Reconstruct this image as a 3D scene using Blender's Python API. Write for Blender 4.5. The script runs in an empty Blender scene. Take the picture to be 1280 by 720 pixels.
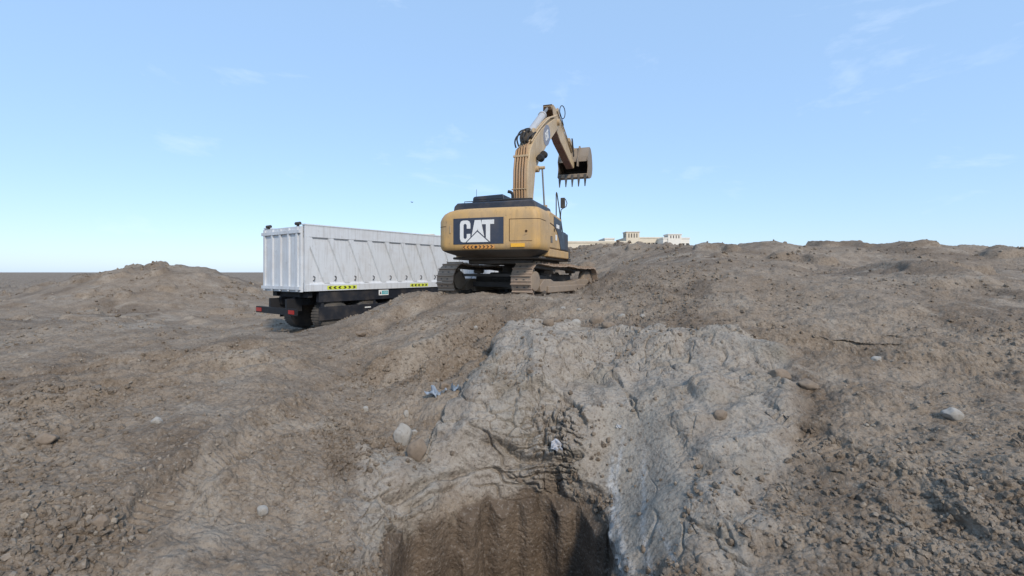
import bpy, math, random
import numpy as np
from mathutils import Vector, Matrix
random.seed(5); rng = np.random.default_rng(7)
PI = math.pi
sc = bpy.context.scene
COL = sc.collection
HZ, FX, CX = 340.0, 580.0, 640.0        # horizon row, focal length and centre column of the lens, in 1280 px units

# ------------------------------------------------------------------ helpers
def tag(o, label=None, cat=None, group=None, kind=None):
    if label: o['label'] = label
    if cat: o['category'] = cat
    if group: o['group'] = group
    if kind: o['kind'] = kind
    return o

def empty(name, loc, rz=0.0):
    o = bpy.data.objects.new(name, None); COL.objects.link(o)
    o.location = loc; o.rotation_euler = (0, 0, rz); o.empty_display_size = .3
    return o

def rect(ax, c, s):
    pass

SPLIT = {'hinge', 'slot', 'sticker', 'panel_gap', 'pivot_boss', 'pipe_clamp', 'cylinder_eye', 'tail_light', 'tarp_hook', 'cylinder_bracket', 'side_window', 'fuel_tank', 'cross_beam', 'grille_slot'}
class MB:
    def __init__(s): s.v = []; s.f = []; s.m = []
    def add(s, vs, fs, mi=0):
        n = len(s.v); s.v += [tuple(p) for p in vs]
        for f in fs: s.f.append([i + n for i in f]); s.m.append(mi)
        return s
    def box(s, x0, x1, y0, y1, z0, z1, mi=0, M=None):
        vs = [Vector((x, y, z)) for x in (x0, x1) for y in (y0, y1) for z in (z0, z1)]
        if M is not None: vs = [M @ p for p in vs]
        return s.add(vs, [(0, 1, 3, 2), (4, 6, 7, 5), (0, 4, 5, 1), (2, 3, 7, 6), (0, 2, 6, 4), (1, 5, 7, 3)], mi)
    def prism(s, poly, a0, a1, axis='x', mi=0, a0b=None, M=None):
        """poly of 2-d points extruded along axis; x: poly=(y,z), y: poly=(x,z), z: poly=(x,y)"""
        def P(a, p):
            q = {'x': (a, p[0], p[1]), 'y': (p[0], a, p[1]), 'z': (p[0], p[1], a)}[axis]
            return M @ Vector(q) if M is not None else Vector(q)
        n = len(poly)
        vs = [P(a0, p) for p in poly] + [P(a1, p) for p in poly]
        fs = [list(range(n))[::-1], list(range(n, 2 * n))] + [(i, (i + 1) % n, n + (i + 1) % n, n + i) for i in range(n)]
        return s.add(vs, fs, mi)
    def tube(s, pts, r, n=10, mi=0, closed=False, caps=True):
        pts = [Vector(p) for p in pts]; N = len(pts)
        rr = r if isinstance(r, (list, tuple)) else [r] * N
        vs = []; up = None
        for i, p in enumerate(pts):
            if closed: d = pts[(i + 1) % N] - pts[i - 1]
            else: d = pts[min(i + 1, N - 1)] - pts[max(i - 1, 0)]
            d.normalize()
            if up is None:
                up = Vector((0, 0, 1)) if abs(d.z) < .9 else Vector((1, 0, 0))
            a = d.cross(up); 
            if a.length < 1e-4: a = d.cross(Vector((1, 0, 0)))
            a.normalize(); b = a.cross(d).normalized(); up = b
            for k in range(n):
                t = 2 * PI * k / n
                vs.append(p + a * math.cos(t) * rr[i] + b * math.sin(t) * rr[i])
        fs = []
        for i in range(N if closed else N - 1):
            j = (i + 1) % N
            for k in range(n):
                fs.append((i * n + k, i * n + (k + 1) % n, j * n + (k + 1) % n, j * n + k))
        if caps and not closed:
            fs.append(list(range(n))); fs.append(list(range((N - 1) * n, N * n))[::-1])
        return s.add(vs, fs, mi)
    def lathe(s, prof, c, axis='x', n=28, mi=0):
        """prof: list of (offset along axis, radius)"""
        vs = []; fs = []
        for (a, r) in prof:
            for k in range(n):
                t = 2 * PI * k / n; p = r * math.cos(t); q = r * math.sin(t)
                vs.append({'x': (c[0] + a, c[1] + p, c[2] + q), 'y': (c[0] + p, c[1] + a, c[2] + q), 'z': (c[0] + p, c[1] + q, c[2] + a)}[axis])
        for i in range(len(prof) - 1):
            for k in range(n):
                fs.append((i * n + k, i * n + (k + 1) % n, (i + 1) * n + (k + 1) % n, (i + 1) * n + k))
        fs.append(list(range(n))); fs.append(list(range((len(prof) - 1) * n, len(prof) * n)))
        return s.add(vs, fs, mi)
    def pieces(s):
        par = list(range(len(s.v)))
        def fd(a):
            while par[a] != a: par[a] = par[par[a]]; a = par[a]
            return a
        for f in s.f:
            for q in f[1:]: par[fd(q)] = fd(f[0])
        out = {}
        for f, mi in zip(s.f, s.m): out.setdefault(fd(f[0]), []).append((f, mi))
        res = []
        for fl in out.values():
            ids = sorted({i for f, _ in fl for i in f}); mp_ = {a: b for b, a in enumerate(ids)}
            q = MB(); q.v = [s.v[i] for i in ids]; q.f = [[mp_[i] for i in f] for f, _ in fl]; q.m = [mi for _, mi in fl]; res.append(q)
        return res
    def build(s, name, mats, parent=None, bevel=0, seg=2, smooth=35, rot=None):
        if name in SPLIT:
            ps = s.pieces()
            if len(ps) > 1:
                for q in ps: q.build_one(name, mats, parent, bevel, seg, smooth, rot)
                return None
        return s.build_one(name, mats, parent, bevel, seg, smooth, rot)
    def build_one(s, name, mats, parent=None, bevel=0, seg=2, smooth=35, rot=None):
        me = bpy.data.meshes.new(name)
        V = s.v if rot is None else [tuple(rot @ Vector(p)) for p in s.v]
        me.from_pydata(V, [], s.f)
        if not isinstance(mats, (list, tuple)): mats = [mats]
        for m in mats: me.materials.append(m)
        if any(s.m): me.polygons.foreach_set('material_index', s.m)
        import bmesh
        b = bmesh.new(); b.from_mesh(me); bmesh.ops.recalc_face_normals(b, faces=b.faces); b.to_mesh(me); b.free()
        if smooth:
            me.polygons.foreach_set('use_smooth', [True] * len(me.polygons)); me.set_sharp_from_angle(angle=math.radians(smooth))
        me.update()
        o = bpy.data.objects.new(name, me); COL.objects.link(o)
        if parent: o.parent = parent
        if bevel:
            md = o.modifiers.new('bevel', 'BEVEL'); md.width = bevel; md.segments = seg; md.limit_method = 'ANGLE'; md.angle_limit = math.radians(40)
            md.harden_normals = True
        return o

# ------------------------------------------------------------------ materials
MATS = {}
def nd(nt, typ, **kw):
    n = nt.nodes.new(typ)
    for k, v in kw.items():
        if k.startswith('i_'):
            key = k[2:]; key = int(key) if key.isdigit() else key.replace('_', ' ')
            n.inputs[key].default_value = v
        else: setattr(n, k, v)
    return n
def new_mat(name):
    m = bpy.data.materials.new(name); m.use_nodes = True
    nt = m.node_tree; return m, nt, nt.nodes['Principled BSDF']
def mix(nt, fac, a, b, typ='MIX'):
    n = nt.nodes.new('ShaderNodeMix'); n.data_type = 'RGBA'; n.blend_type = typ
    for sock, v in ((n.inputs[0], fac), (n.inputs[6], a), (n.inputs[7], b)):
        if hasattr(v, 'is_output') or hasattr(v, 'links'): nt.links.new(v, sock)
        elif sock.type == 'RGBA': sock.default_value = (*v, 1) if len(v) == 3 else v
        else: sock.default_value = v
    return n.outputs[2]
def noise(nt, scale, detail=5, rough=.6, coord=None, dist=0):
    n = nd(nt, 'ShaderNodeTexNoise'); n.inputs['Scale'].default_value = scale; n.inputs['Detail'].default_value = detail
    n.inputs['Roughness'].default_value = rough; n.inputs['Distortion'].default_value = dist
    if coord is not None: nt.links.new(coord, n.inputs['Vector'])
    return n.outputs['Fac']
def ramp(nt, x, a, b, lo=0., hi=1.):
    n = nd(nt, 'ShaderNodeMapRange'); n.inputs[1].default_value = a; n.inputs[2].default_value = b
    n.inputs[3].default_value = lo; n.inputs[4].default_value = hi
    nt.links.new(x, n.inputs[0]); return n.outputs[0]
def math_(nt, op, a, b):
    n = nd(nt, 'ShaderNodeMath', operation=op)
    for i, v in enumerate((a, b)):
        if hasattr(v, 'links'): nt.links.new(v, n.inputs[i])
        else: n.inputs[i].default_value = v
    return n.outputs[0]

DUST = (.30, .235, .17)
def paint(name, col, rough=.45, dust=.35, metal=0., scuff=0., dustscale=1.6, spec=.4, fade=.12, streak=0.):
    """painted or bare metal with a dusty film, fading and chips"""
    m, nt, p = new_mat(name)
    tc = nd(nt, 'ShaderNodeTexCoord').outputs['Object']
    c2 = tuple(min(1, c * (1 - fade) + fade * .5) for c in col)
    n1 = noise(nt, dustscale, 6, .65, tc)
    base = mix(nt, ramp(nt, noise(nt, .9, 3, .5, tc), .35, .65), col, c2)
    d = ramp(nt, n1, .52 - dust * .35, .72, 0, min(1, dust * 1.5))
    if streak:
        mp = nd(nt, 'ShaderNodeMapping'); mp.inputs['Scale'].default_value = (9, 9, .6); nt.links.new(tc, mp.inputs[0])
        ns = noise(nt, 1.5, 4, .6, mp.outputs[0])
        base = mix(nt, ramp(nt, ns, .5, .75, 0, streak), base, tuple(c * .45 for c in DUST))
    base = mix(nt, d, base, DUST)
    if scuff:
        n2 = noise(nt, 7, 8, .75, tc, .4)
        base = mix(nt, ramp(nt, n2, .60, .66, 0, scuff), base, (.10, .075, .055))
        n3 = noise(nt, 26, 4, .7, tc)
        base = mix(nt, ramp(nt, n3, .66, .70, 0, scuff * .8), base, tuple(min(1, c * 1.25 + .06) for c in col))
    nt.links.new(base, p.inputs['Base Color'])
    p.inputs['Metallic'].default_value = metal
    rr = ramp(nt, n1, .35, .7, rough, min(1, rough + .35)); nt.links.new(rr, p.inputs['Roughness'])
    p.inputs['Specular IOR Level'].default_value = spec
    bp = nd(nt, 'ShaderNodeBump'); bp.inputs['Strength'].default_value = .12; bp.inputs['Distance'].default_value = .02
    nt.links.new(noise(nt, 3.0, 5, .6, tc), bp.inputs['Height']); nt.links.new(bp.outputs[0], p.inputs['Normal'])
    MATS[name] = m
    return m

M_yel = paint('machine yellow', (.54, .325, .11), .45, .42, scuff=.5, streak=.35)
M_yel2 = paint('boom yellow sun faded', (.52, .37, .20), .45, .45, scuff=.35, streak=.3)
M_line = paint('pipe yellow', (.38, .21, .085), .4, .3, scuff=.3)
M_belly = paint('shaded underside', (.05, .042, .035), .8, .12)  # near-black colour stands in for the shade beneath the machine
M_navy = paint('dark navy paint', (.022, .028, .042), .35, .12, fade=.02)
M_plate = paint('navy logo plate', (.030, .040, .065), .4, .10, fade=.02)
M_black = paint('black rubber', (.016, .016, .017), .6, .08, fade=.02)
M_blackd = paint('dusty black metal', (.03, .028, .026), .6, .22, fade=.02)
M_seam = paint('panel gap', (.06, .03, .012), .8, .05, fade=0)
M_white = paint('white lettering', (.72, .72, .70), .5, .12, fade=.02)
M_steel = paint('worn steel', (.33, .32, .31), .38, .15, metal=.75)
M_silver = paint('silver painted cylinder', (.50, .50, .50), .35, .2, metal=.3)
M_track = paint('clay caked steel', (.38, .27, .20), .7, .75, scuff=.7, dustscale=5, fade=.05)
M_trackd = paint('dark track inside', (.045, .038, .032), .75, .25)
M_frame = paint('mud covered track frame', (.17, .13, .10), .85, .8, scuff=.5, dustscale=3)
M_bucket = paint('bucket outside', (.20, .15, .10), .6, .4, scuff=.7)
M_bucketin = paint('shaded bucket interior', (.045, .04, .037), .6, .15)
M_tooth = paint('bucket steel teeth', (.04, .038, .036), .5, .25, metal=.4)
M_orange = paint('orange sticker', (.62, .27, .05), .5, .2)
M_refl = paint('amber reflector', (.80, .42, .04), .3, .05, fade=0)
M_red = paint('red lens', (.35, .02, .015), .25, .1, fade=0)
M_tw = paint('white tipper paint', (.58, .60, .62), .45, .16, scuff=.25, streak=.28, fade=.03)
M_tw2 = paint('grey white cab paint', (.62, .63, .63), .35, .15)
M_chas = paint('black chassis', (.012, .012, .014), .6, .06, fade=.01)
M_skirt = paint('navy side guard', (.006, .008, .014), .5, .12, fade=.02)
M_tapey = paint('yellow hazard tape', (.60, .66, .05), .4, .08, fade=0)
M_teal = paint('teal plate', (.05, .33, .36), .4, .05, fade=0)
M_rim = paint('grey rim', (.3, .3, .3), .5, .4)
M_tyre = paint('tyre rubber', (.02, .02, .02), .8, .3)
M_glass, nt, p = new_mat('dark glass'); p.inputs['Base Color'].default_value = (.02, .03, .035, 1); p.inputs['Roughness'].default_value = .06
M_lamp, nt, p = new_mat('lamp lens'); p.inputs['Base Color'].default_value = (.7, .7, .68, 1); p.inputs['Roughness'].default_value = .15
M_cream = paint('cream render', (.66, .58, .45), .9, .15, streak=.12, dustscale=.3, fade=.03)
M_cream2 = paint('white render', (.74, .70, .62), .9, .1, streak=.12, dustscale=.3, fade=.03)
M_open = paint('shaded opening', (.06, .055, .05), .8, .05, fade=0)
M_pole = paint('grey pole', (.3, .3, .3), .5, .1)
# ------------------------------------------------------------------ numpy noise
def _h(ix, iy, iz, seed):
    h = (ix * 374761393 + iy * 668265263 + iz * 2246822519 + seed * 3266489917 + 12345) & 0xffffffff
    h = ((h ^ (h >> 15)) * 2246822519) & 0xffffffff
    h = ((h ^ (h >> 13)) * 1274126177) & 0xffffffff
    h = h ^ (h >> 16)
    return (h & 0xffffff).astype(np.float32) / 8388607.5 - 1.0
def vnoise(x, y, z, seed=0):
    xi = np.floor(x).astype(np.int64); yi = np.floor(y).astype(np.int64); zi = np.floor(z).astype(np.int64)
    fx = (x - xi).astype(np.float32); fy = (y - yi).astype(np.float32); fz = (z - zi).astype(np.float32)
    fx = fx * fx * fx * (fx * (fx * 6 - 15) + 10); fy = fy * fy * fy * (fy * (fy * 6 - 15) + 10); fz = fz * fz * fz * (fz * (fz * 6 - 15) + 10)
    def L(a, b, t): return a + (b - a) * t
    c = [_h(xi + i, yi + j, zi + k, seed) for k in (0, 1) for j in (0, 1) for i in (0, 1)]
    return L(L(L(c[0], c[1], fx), L(c[2], c[3], fx), fy), L(L(c[4], c[5], fx), L(c[6], c[7], fx), fy), fz)
def ss(a, b, x):
    t = np.clip((x - a) / (b - a), 0, 1); return t * t * (3 - 2 * t)

def worley(x, y, z, seed=0):
    """F1, F2 and a random value of the nearest cell"""
    xi = np.floor(x).astype(np.int64); yi = np.floor(y).astype(np.int64); zi = np.floor(z).astype(np.int64)
    f1 = np.full(x.shape, 9., np.float32); f2 = f1.copy(); v = np.zeros(x.shape, np.float32)
    for i in (-1, 0, 1):
        for j in (-1, 0, 1):
            for k in (-1, 0, 1):
                cx_, cy_, cz_ = xi + i, yi + j, zi + k
                h = _h(cx_, cy_, cz_, seed); h2 = _h(cx_, cy_, cz_, seed + 1); h3 = _h(cx_, cy_, cz_, seed + 2)
                d = np.sqrt((cx_ + .5 + .42 * h - x) ** 2 + (cy_ + .5 + .42 * h2 - y) ** 2 + (cz_ + .5 + .42 * h3 - z) ** 2).astype(np.float32)
                m_ = d < f1; f2 = np.where(m_, f1, np.minimum(f2, d)); v = np.where(m_, (h + h2 * 7.31) % 1.0, v); f1 = np.where(m_, d, f1)
    return f1, f2, v
# ------------------------------------------------------------------ terrain: control heights, then carving, then soil relief
CP = []   # (X, Y, z)
def cp(px, py, d): CP.append(((px - CX) / FX * d, d, -(py - HZ) / FX * d))
for a in [
 # bank around the excavator
 (553,366,12.6),(600,366,12.2),(655,368,11.6),(700,362,12.0),(742,353,13.6),(520,364,12.6),(480,386,11.8),(438,405,11.0),
 (620,395,9.8),(560,400,9.9),(700,395,9.6),(760,385,10.0),(842,380,9.5),
 (640,420,8.4),(740,416,8.3),(842,416,7.9),(580,430,8.4),(520,430,8.7),(438,430,8.9),
 (640,462,7.0),(740,470,6.8),(842,470,6.5),(580,470,7.3),(520,480,7.2),(438,470,7.4),
 (640,520,6.25),(740,530,6.0),(842,530,5.5),(580,520,6.3),(510,535,6.2),(438,520,6.1),
 (640,575,5.85),(730,590,5.75),(580,580,5.8),(510,592,5.45),(438,560,5.3),(800,590,5.3),
 (640,610,5.75),(700,612,5.72),(560,624,5.4),(500,655,4.9),(438,640,4.4),(438,720,3.7),(470,705,4.3),
 (790,640,4.9),(842,620,4.6),(842,720,3.8),(785,715,4.3),
 # spoil heap to the right of the tracks, valley, heap behind
 (760,345,15.5),(790,336,15.5),(842,326,14.0),(745,349,20),(725,309,29),(755,306,29),(780,308,28),(800,304,27),(842,303,23),
 (725,330,24),(790,322,22),(842,318,19),(700,312,31),
 # heaps running on to the right
 (900,309,22),(960,300,20),(1010,306,20),(1070,313,22),(1150,303,19),(1220,311,19),(1290,318,20),(1440,320,20),
 (900,322,13),(980,336,12.5),(1060,342,12),(1150,334,11.5),(1280,346,11.5),(1440,346,11),(940,326,17),(1100,330,16),(1250,332,15),
 (900,360,10),(1000,368,9.4),(1120,366,9),(1280,372,9),(1440,372,9),
 (900,400,8.2),(1000,405,7.9),(1100,410,7.5),(1280,420,7.0),(1440,420,7),(900,470,6.5),(1000,480,6.1),(1100,480,5.9),(1280,490,5.6),(1440,500,5.4),
 (900,560,5.0),(1000,570,4.7),(1100,560,4.7),(1280,570,4.4),(1440,560,4.3),(900,720,3.7),(1000,720,3.5),(1100,720,3.4),(1280,720,3.2),
 # left: the bank running out to level ground
 (345,418,9.8),(395,414,9.4),(250,408,11),(120,402,12),(0,398,12.5),(-160,400,12.5),
 (345,446,7.6),(250,440,7.7),(100,446,7.4),(0,450,7.2),(-160,452,7),
 (380,500,6.0),(300,505,5.7),(180,510,5.5),(60,500,5.6),(-60,520,5.2),
 (380,560,5.0),(380,640,4.3),(300,600,4.3),(150,596,4.1),(0,600,3.95),(-160,600,3.8),(0,720,3.0),(150,720,3.15),(300,720,3.4),(380,720,3.6)]:
    cp(*a)
CP += [  # behind the crests and far ground
 (-8,17,-1.95),(-5,20,-1.95),(-2,24,-1.9),(-11,14,-1.95),(-9,24,-2),(1,22,-1.3),(-16,20,-2),(-13,30,-2),(-3,34,-2),
 (-7.2,12.2,-1.8),(-14,16,-1.8),(-20,16,-1.8),(-19,27,.1),(-17,24,-1.2),(-23,30,.5),(-28,33,-.2),(-30,26,-1.8),(-24,40,-1.8),
 (5,38,-1.0),(12,40,-1.4),(20,38,-1.4),(16,29,-.9),(24,29,-.9),(30,22,-.8),(28,14,-.8),(30,8,-1.4),
 (-1,50,-2),(-20,50,-2),(20,55,-1.8),(45,45,-1.8),(-50,50,-2),(50,10,-1.5),(-50,10,-2),
 (.5,17.8,-.78),(.4,15.2,-.76),(1.4,14.4,-.76),(-.9,15.6,-.78),(2.6,16.8,-.74),(-.4,13.8,-.74),(1.9,12.9,-.72),(-2.4,14.2,-.78)]
for th in range(75, 300, 30):
    for r, z in ((1.2, -1.66), (4, -1.75), (15, -1.9), (60, -2)):
        t = math.radians(th)
        pass
        CP.append((r * math.sin(t), r * math.cos(t), z))
for th in range(-60, 75, 15):
    t = math.radians(th); CP.append((.6 * math.sin(t), .6 * math.cos(t), -1.66)); CP.append((1.5 * math.sin(t), 1.5 * math.cos(t), -1.7))
    CP.append((120 * math.sin(t), 120 * math.cos(t), -2.0)); CP.append((400 * math.sin(t), 400 * math.cos(t), -2.0))
CP = np.array(CP)
def warp(X, Y):
    return np.arctan2(X, Y), np.log(np.maximum(np.hypot(X, Y), .3)) * .85
ca, cq = warp(CP[:, 0], CP[:, 1])
# repeat the points across the seam behind the camera
ext = np.abs(ca) > 1.9
A_ = np.concatenate([ca, ca[ext] - 2 * PI * np.sign(ca[ext])]); Q_ = np.concatenate([cq, cq[ext]]); Z_ = np.concatenate([CP[:, 2], CP[ext, 2]])
def Uk(d2): return .5 * d2 * np.log(d2 + 1e-12)
n = len(A_)
K = Uk((A_[:, None] - A_[None]) ** 2 + (Q_[:, None] - Q_[None]) ** 2) + np.eye(n) * 2e-4
Pm = np.stack([np.ones(n), A_, Q_], 1)
S = np.block([[K, Pm], [Pm.T, np.zeros((3, 3))]])
W = np.linalg.solve(S, np.concatenate([Z_, np.zeros(3)]))
GA = np.linspace(-PI, PI, 700); GQ = np.linspace(math.log(.3) * .85, math.log(3000) * .85, 520)
ga, gq = np.meshgrid(GA, GQ, indexing='ij'); gz = np.zeros(ga.shape)
for i in range(n): gz += W[i] * Uk((ga - A_[i]) ** 2 + (gq - Q_[i]) ** 2)
gz += W[n] + W[n + 1] * ga + W[n + 2] * gq
rg = np.exp(gq / .85)
far = ss(50, 110, rg); gz = gz * (1 - far) + (-2.0) * far
def zbase(X, Y):
    a, q = warp(X, Y)
    fa = np.clip((a - GA[0]) / (GA[1] - GA[0]), 0, len(GA) - 1.001); fq = np.clip((q - GQ[0]) / (GQ[1] - GQ[0]), 0, len(GQ) - 1.001)
    i = fa.astype(int); j = fq.astype(int); fa = fa - i; fq = fq - j
    return (gz[i, j] * (1 - fa) + gz[i + 1, j] * fa) * (1 - fq) + (gz[i, j + 1] * (1 - fa) + gz[i + 1, j + 1] * fa) * fq

def sdf_poly(X, Y, P):
    """signed distance, positive inside"""
    d = np.full(X.shape, 1e9); ins = np.zeros(X.shape, bool); N = len(P)
    for i in range(N):
        ax, ay = P[i]; bx, by = P[(i + 1) % N]
        ex, ey = bx - ax, by - ay; wx, wy = X - ax, Y - ay
        t = np.clip((wx * ex + wy * ey) / (ex * ex + ey * ey + 1e-12), 0, 1)
        d = np.minimum(d, np.hypot(wx - ex * t, wy - ey * t))
        c = ((ay <= Y) != (by <= Y)) & (X < (bx - ax) * (Y - ay) / ((by - ay) if abs(by - ay) > 1e-9 else 1e-9) + ax)
        ins ^= c
    return np.where(ins, d, -d)
def dist_line(X, Y, P):
    d = np.full(X.shape, 1e9); tt = np.zeros(X.shape); sd = np.ones(X.shape); N = len(P) - 1
    for i in range(N):
        ax, ay = P[i]; bx, by = P[i + 1]
        ex, ey = bx - ax, by - ay; wx, wy = X - ax, Y - ay
        t = np.clip((wx * ex + wy * ey) / (ex * ex + ey * ey + 1e-12), 0, 1)
        di = np.hypot(wx - ex * t, wy - ey * t); m = di < d
        d = np.where(m, di, d); tt = np.where(m, (i + t) / N, tt); sd = np.where(m, np.sign(ex * wy - ey * wx), sd)
    return d, tt, sd
def hit0(px, py, zf=None):
    zf = zf or zbase
    d = np.exp(np.linspace(math.log(2.6), math.log(60), 1500)); X = (px - CX) / FX * d
    z = zf(X, d); zl = -(py - HZ) / FX * d
    k = np.argmax(z >= zl); 
    return float(X[k]), float(d[k])
PIT = [(-1.34, 4.45), (-1.2, 4.86), (-.98, 5.15), (-.74, 5.42), (-.4, 5.6), (0, 5.7), (.35, 5.72), (.7, 5.68), (.98, 5.45), (1.1, 5.0), (1.06, 4.3), (1.0, 2.9), (.6, 2.1), (0, 1.9), (-.8, 2.1), (-1.35, 3.0)]
def H(pts): return [hit0(*p) for p in pts]
PIT = H([(477, 719), (472, 690), (476, 670), (496, 662), (525, 652), (560, 641), (592, 628), (622, 618), (660, 613), (698, 615), (732, 626), (756, 646), (770, 675), (780, 719)]) + [(.80, 3.0), (.45, 2.3), (0, 2.1), (-.5, 2.3), (-.85, 3.0)]
L_gully = H([(704, 376), (660, 392), (630, 411), (617, 440), (606, 462), (590, 480), (574, 505)])
L_rut1 = H([(452, 474), (500, 462), (560, 440), (600, 414), (640, 392)])
L_rut2 = H([(440, 425), (480, 405), (520, 385), (560, 373)])
L_rut3 = H([(530, 478), (580, 448), (606, 428)])
L_crev = H([(596, 566), (622, 560), (650, 577), (690, 586), (726, 580), (745, 574)])
L_ledge = H([(470, 622), (500, 625), (530, 612), (566, 600), (600, 590)])
L_scar = H([(438, 552), (470, 550), (496, 556), (515, 580), (538, 600)])
L_shelf = H([(450, 640), (520, 634), (560, 616), (585, 604)])
L_crev2 = H([(610, 590), (632, 596), (655, 606), (690, 618)])
L_crev3 = H([(640, 505), (672, 492), (700, 500), (730, 520), (742, 548)])
L_crack4 = H([(725, 470), (745, 455), (770, 468), (790, 500), (800, 530)])
L_tyres = [H(q) for q in ([(-40, 478), (80, 468), (200, 452), (320, 436), (400, 422)], [(-40, 505), (80, 492), (200, 473), (320, 454), (410, 438)], [(120, 700), (220, 600), (320, 545), (420, 500)], [(1320, 452), (1160, 428), (1020, 414), (880, 404)], [(1320, 478), (1160, 450), (1020, 434), (880, 420)], [(1250, 700), (1120, 600), (1010, 540), (920, 500)])]
L_back = H([(720, 325), (760, 330), (800, 345), (842, 352)])
Z_slab = H([(632, 412), (690, 405), (760, 408), (842, 412), (920, 416), (985, 440), (1000, 500), (980, 580), (960, 650), (940, 719), (775, 719), (755, 640), (700, 612), (560, 624), (500, 655), (468, 700), (438, 719), (438, 640), (445, 556), (500, 560), (560, 520), (582, 482), (612, 455), (622, 430)])
Z_slab = [p for p in Z_slab]
Z_scr = H([(752, 520), (815, 515), (850, 570), (862, 719), (782, 719), (762, 640)])
L_str = [H([(768, 560), (768, 600), (772, 660), (780, 719)]), H([(805, 550), (803, 600), (806, 660), (810, 719)]), H([(815, 650), (830, 670), (842, 700)]), H([(783, 520), (772, 600), (778, 660), (790, 719)])]
C_EX = (.51, 15.27); A_EX = math.radians(18.5); A_UC = math.radians(31)
T1 = dict(loc=(-6.35 - .811 * 1.25, 14.24 + .585 * 1.25, -1.95), rz=math.atan2(.811, .585))
T2 = dict(loc=(-2.95 - .339 * 1.25, 5.8 + .941 * 1.25, -1.60), rz=math.atan2(-.339, -.941))
def inlocal(X, Y, ox, oy, fx, fy):
    dx, dy = X - ox, Y - oy; return dx * fx + dy * fy, -dx * fy + dy * fx     # along, left
def pad(X, Y, z, o, f, x0, x1, y0, y1, zt, soft):
    a, b = inlocal(X, Y, o[0], o[1], f[0], f[1])
    d = np.minimum(np.minimum(a - x0, x1 - a), np.minimum(b - y0, y1 - b))
    w = ss(-soft, 0, d); return z * (1 - w) + zt * w
def zterr(X, Y, detail=True):
    z = zbase(X, Y)
    z = pad(X, Y, z, C_EX, (math.sin(A_UC), math.cos(A_UC)), -2.35, 3.0, -1.50, 1.75, -.75, .32)
    z = pad(X, Y, z, T1['loc'], (math.cos(T1['rz']), math.sin(T1['rz'])), -1, 14, -1.1, 1.3, -1.95, 1.2)
    near = (Y > 1) & (Y < 20) & (X > -9) & (X < 9)
    if near.any():
        x = X[near]; y = Y[near]; zz = z[near]
        wob = vnoise(x * 3, y * 3, 0 * x, 3) * .05 + vnoise(x * 9, y * 9, 0 * x, 4) * .02
        d, t, sd = dist_line(x, y, L_gully)
        zz -= .17 * np.exp(-((d + wob) / .12) ** 2) * ss(0, .15, t) + 0
        zz += .15 * ss(0, .14, sd * -1 * 0 + np.where(sd > 0, d, -d) * -1 + wob) * np.exp(-(d / .8) ** 2) * 0
        side = np.where(sd > 0, d, -d)             # left of the line direction is the slab side
        zz += .14 * ss(-.02, .10, side + wob) * np.exp(-(d / .7) ** 2) * ss(0, .2, t)
        for Lp, w_, dp in ((L_rut1, .20, .17), (L_rut2, .24, .12), (L_rut3, .15, .16)):
            d, t, sd = dist_line(x, y, Lp); side = np.where(sd > 0, d, -d)
            e = np.minimum(ss(0, .15, t), 1 - ss(.85, 1, t))
            zz += e * dp * (-np.exp(-((side + wob) / w_) ** 2) + 1.2 * np.exp(-((side + wob - 1.9 * w_) / (w_ * 1.1)) ** 2))
        for Lp, dp, w_ in ((L_scar, .08, .05),):
            d, t, sd = dist_line(x, y, Lp); e = np.minimum(ss(0, .12, t), 1 - ss(.88, 1, t))
            zz -= e * dp * np.exp(-((d + wob * .7) / w_) ** 2)
        for Lp in L_tyres:      # worn wheel ruts with a soft berm on either side
            d, t, sd = dist_line(x, y, Lp); e = np.minimum(ss(0, .2, t), 1 - ss(.8, 1, t)) * (.6 + .4 * np.clip(1 + vnoise(x * .9, y * .9, 0 * x, 31), 0, 1))
            zz += e * (-.075 * ss(.20, .13, d + wob) + .06 * np.exp(-((d + wob - .30) / .09) ** 2) + .012 * np.sin(t * 260) * ss(.18, .1, d))
        # pit with toothed walls
        sd_ = sdf_poly(x, y, PIT) - .03
        sd_ = sd_ + wob * 1.1 + .055 * np.sin(x * 2 * PI / .36 + 1.0 + wob * 14) * ss(0, .1, sd_ + .1) - .03
        w = ss(0., .02, sd_) * .10 + ss(.02, .24, sd_) * .90
        w = np.clip(w, 0, 1)
        zz = zz * (1 - w) + (-6.2) * w
        z[near] = zz
    return z

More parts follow.
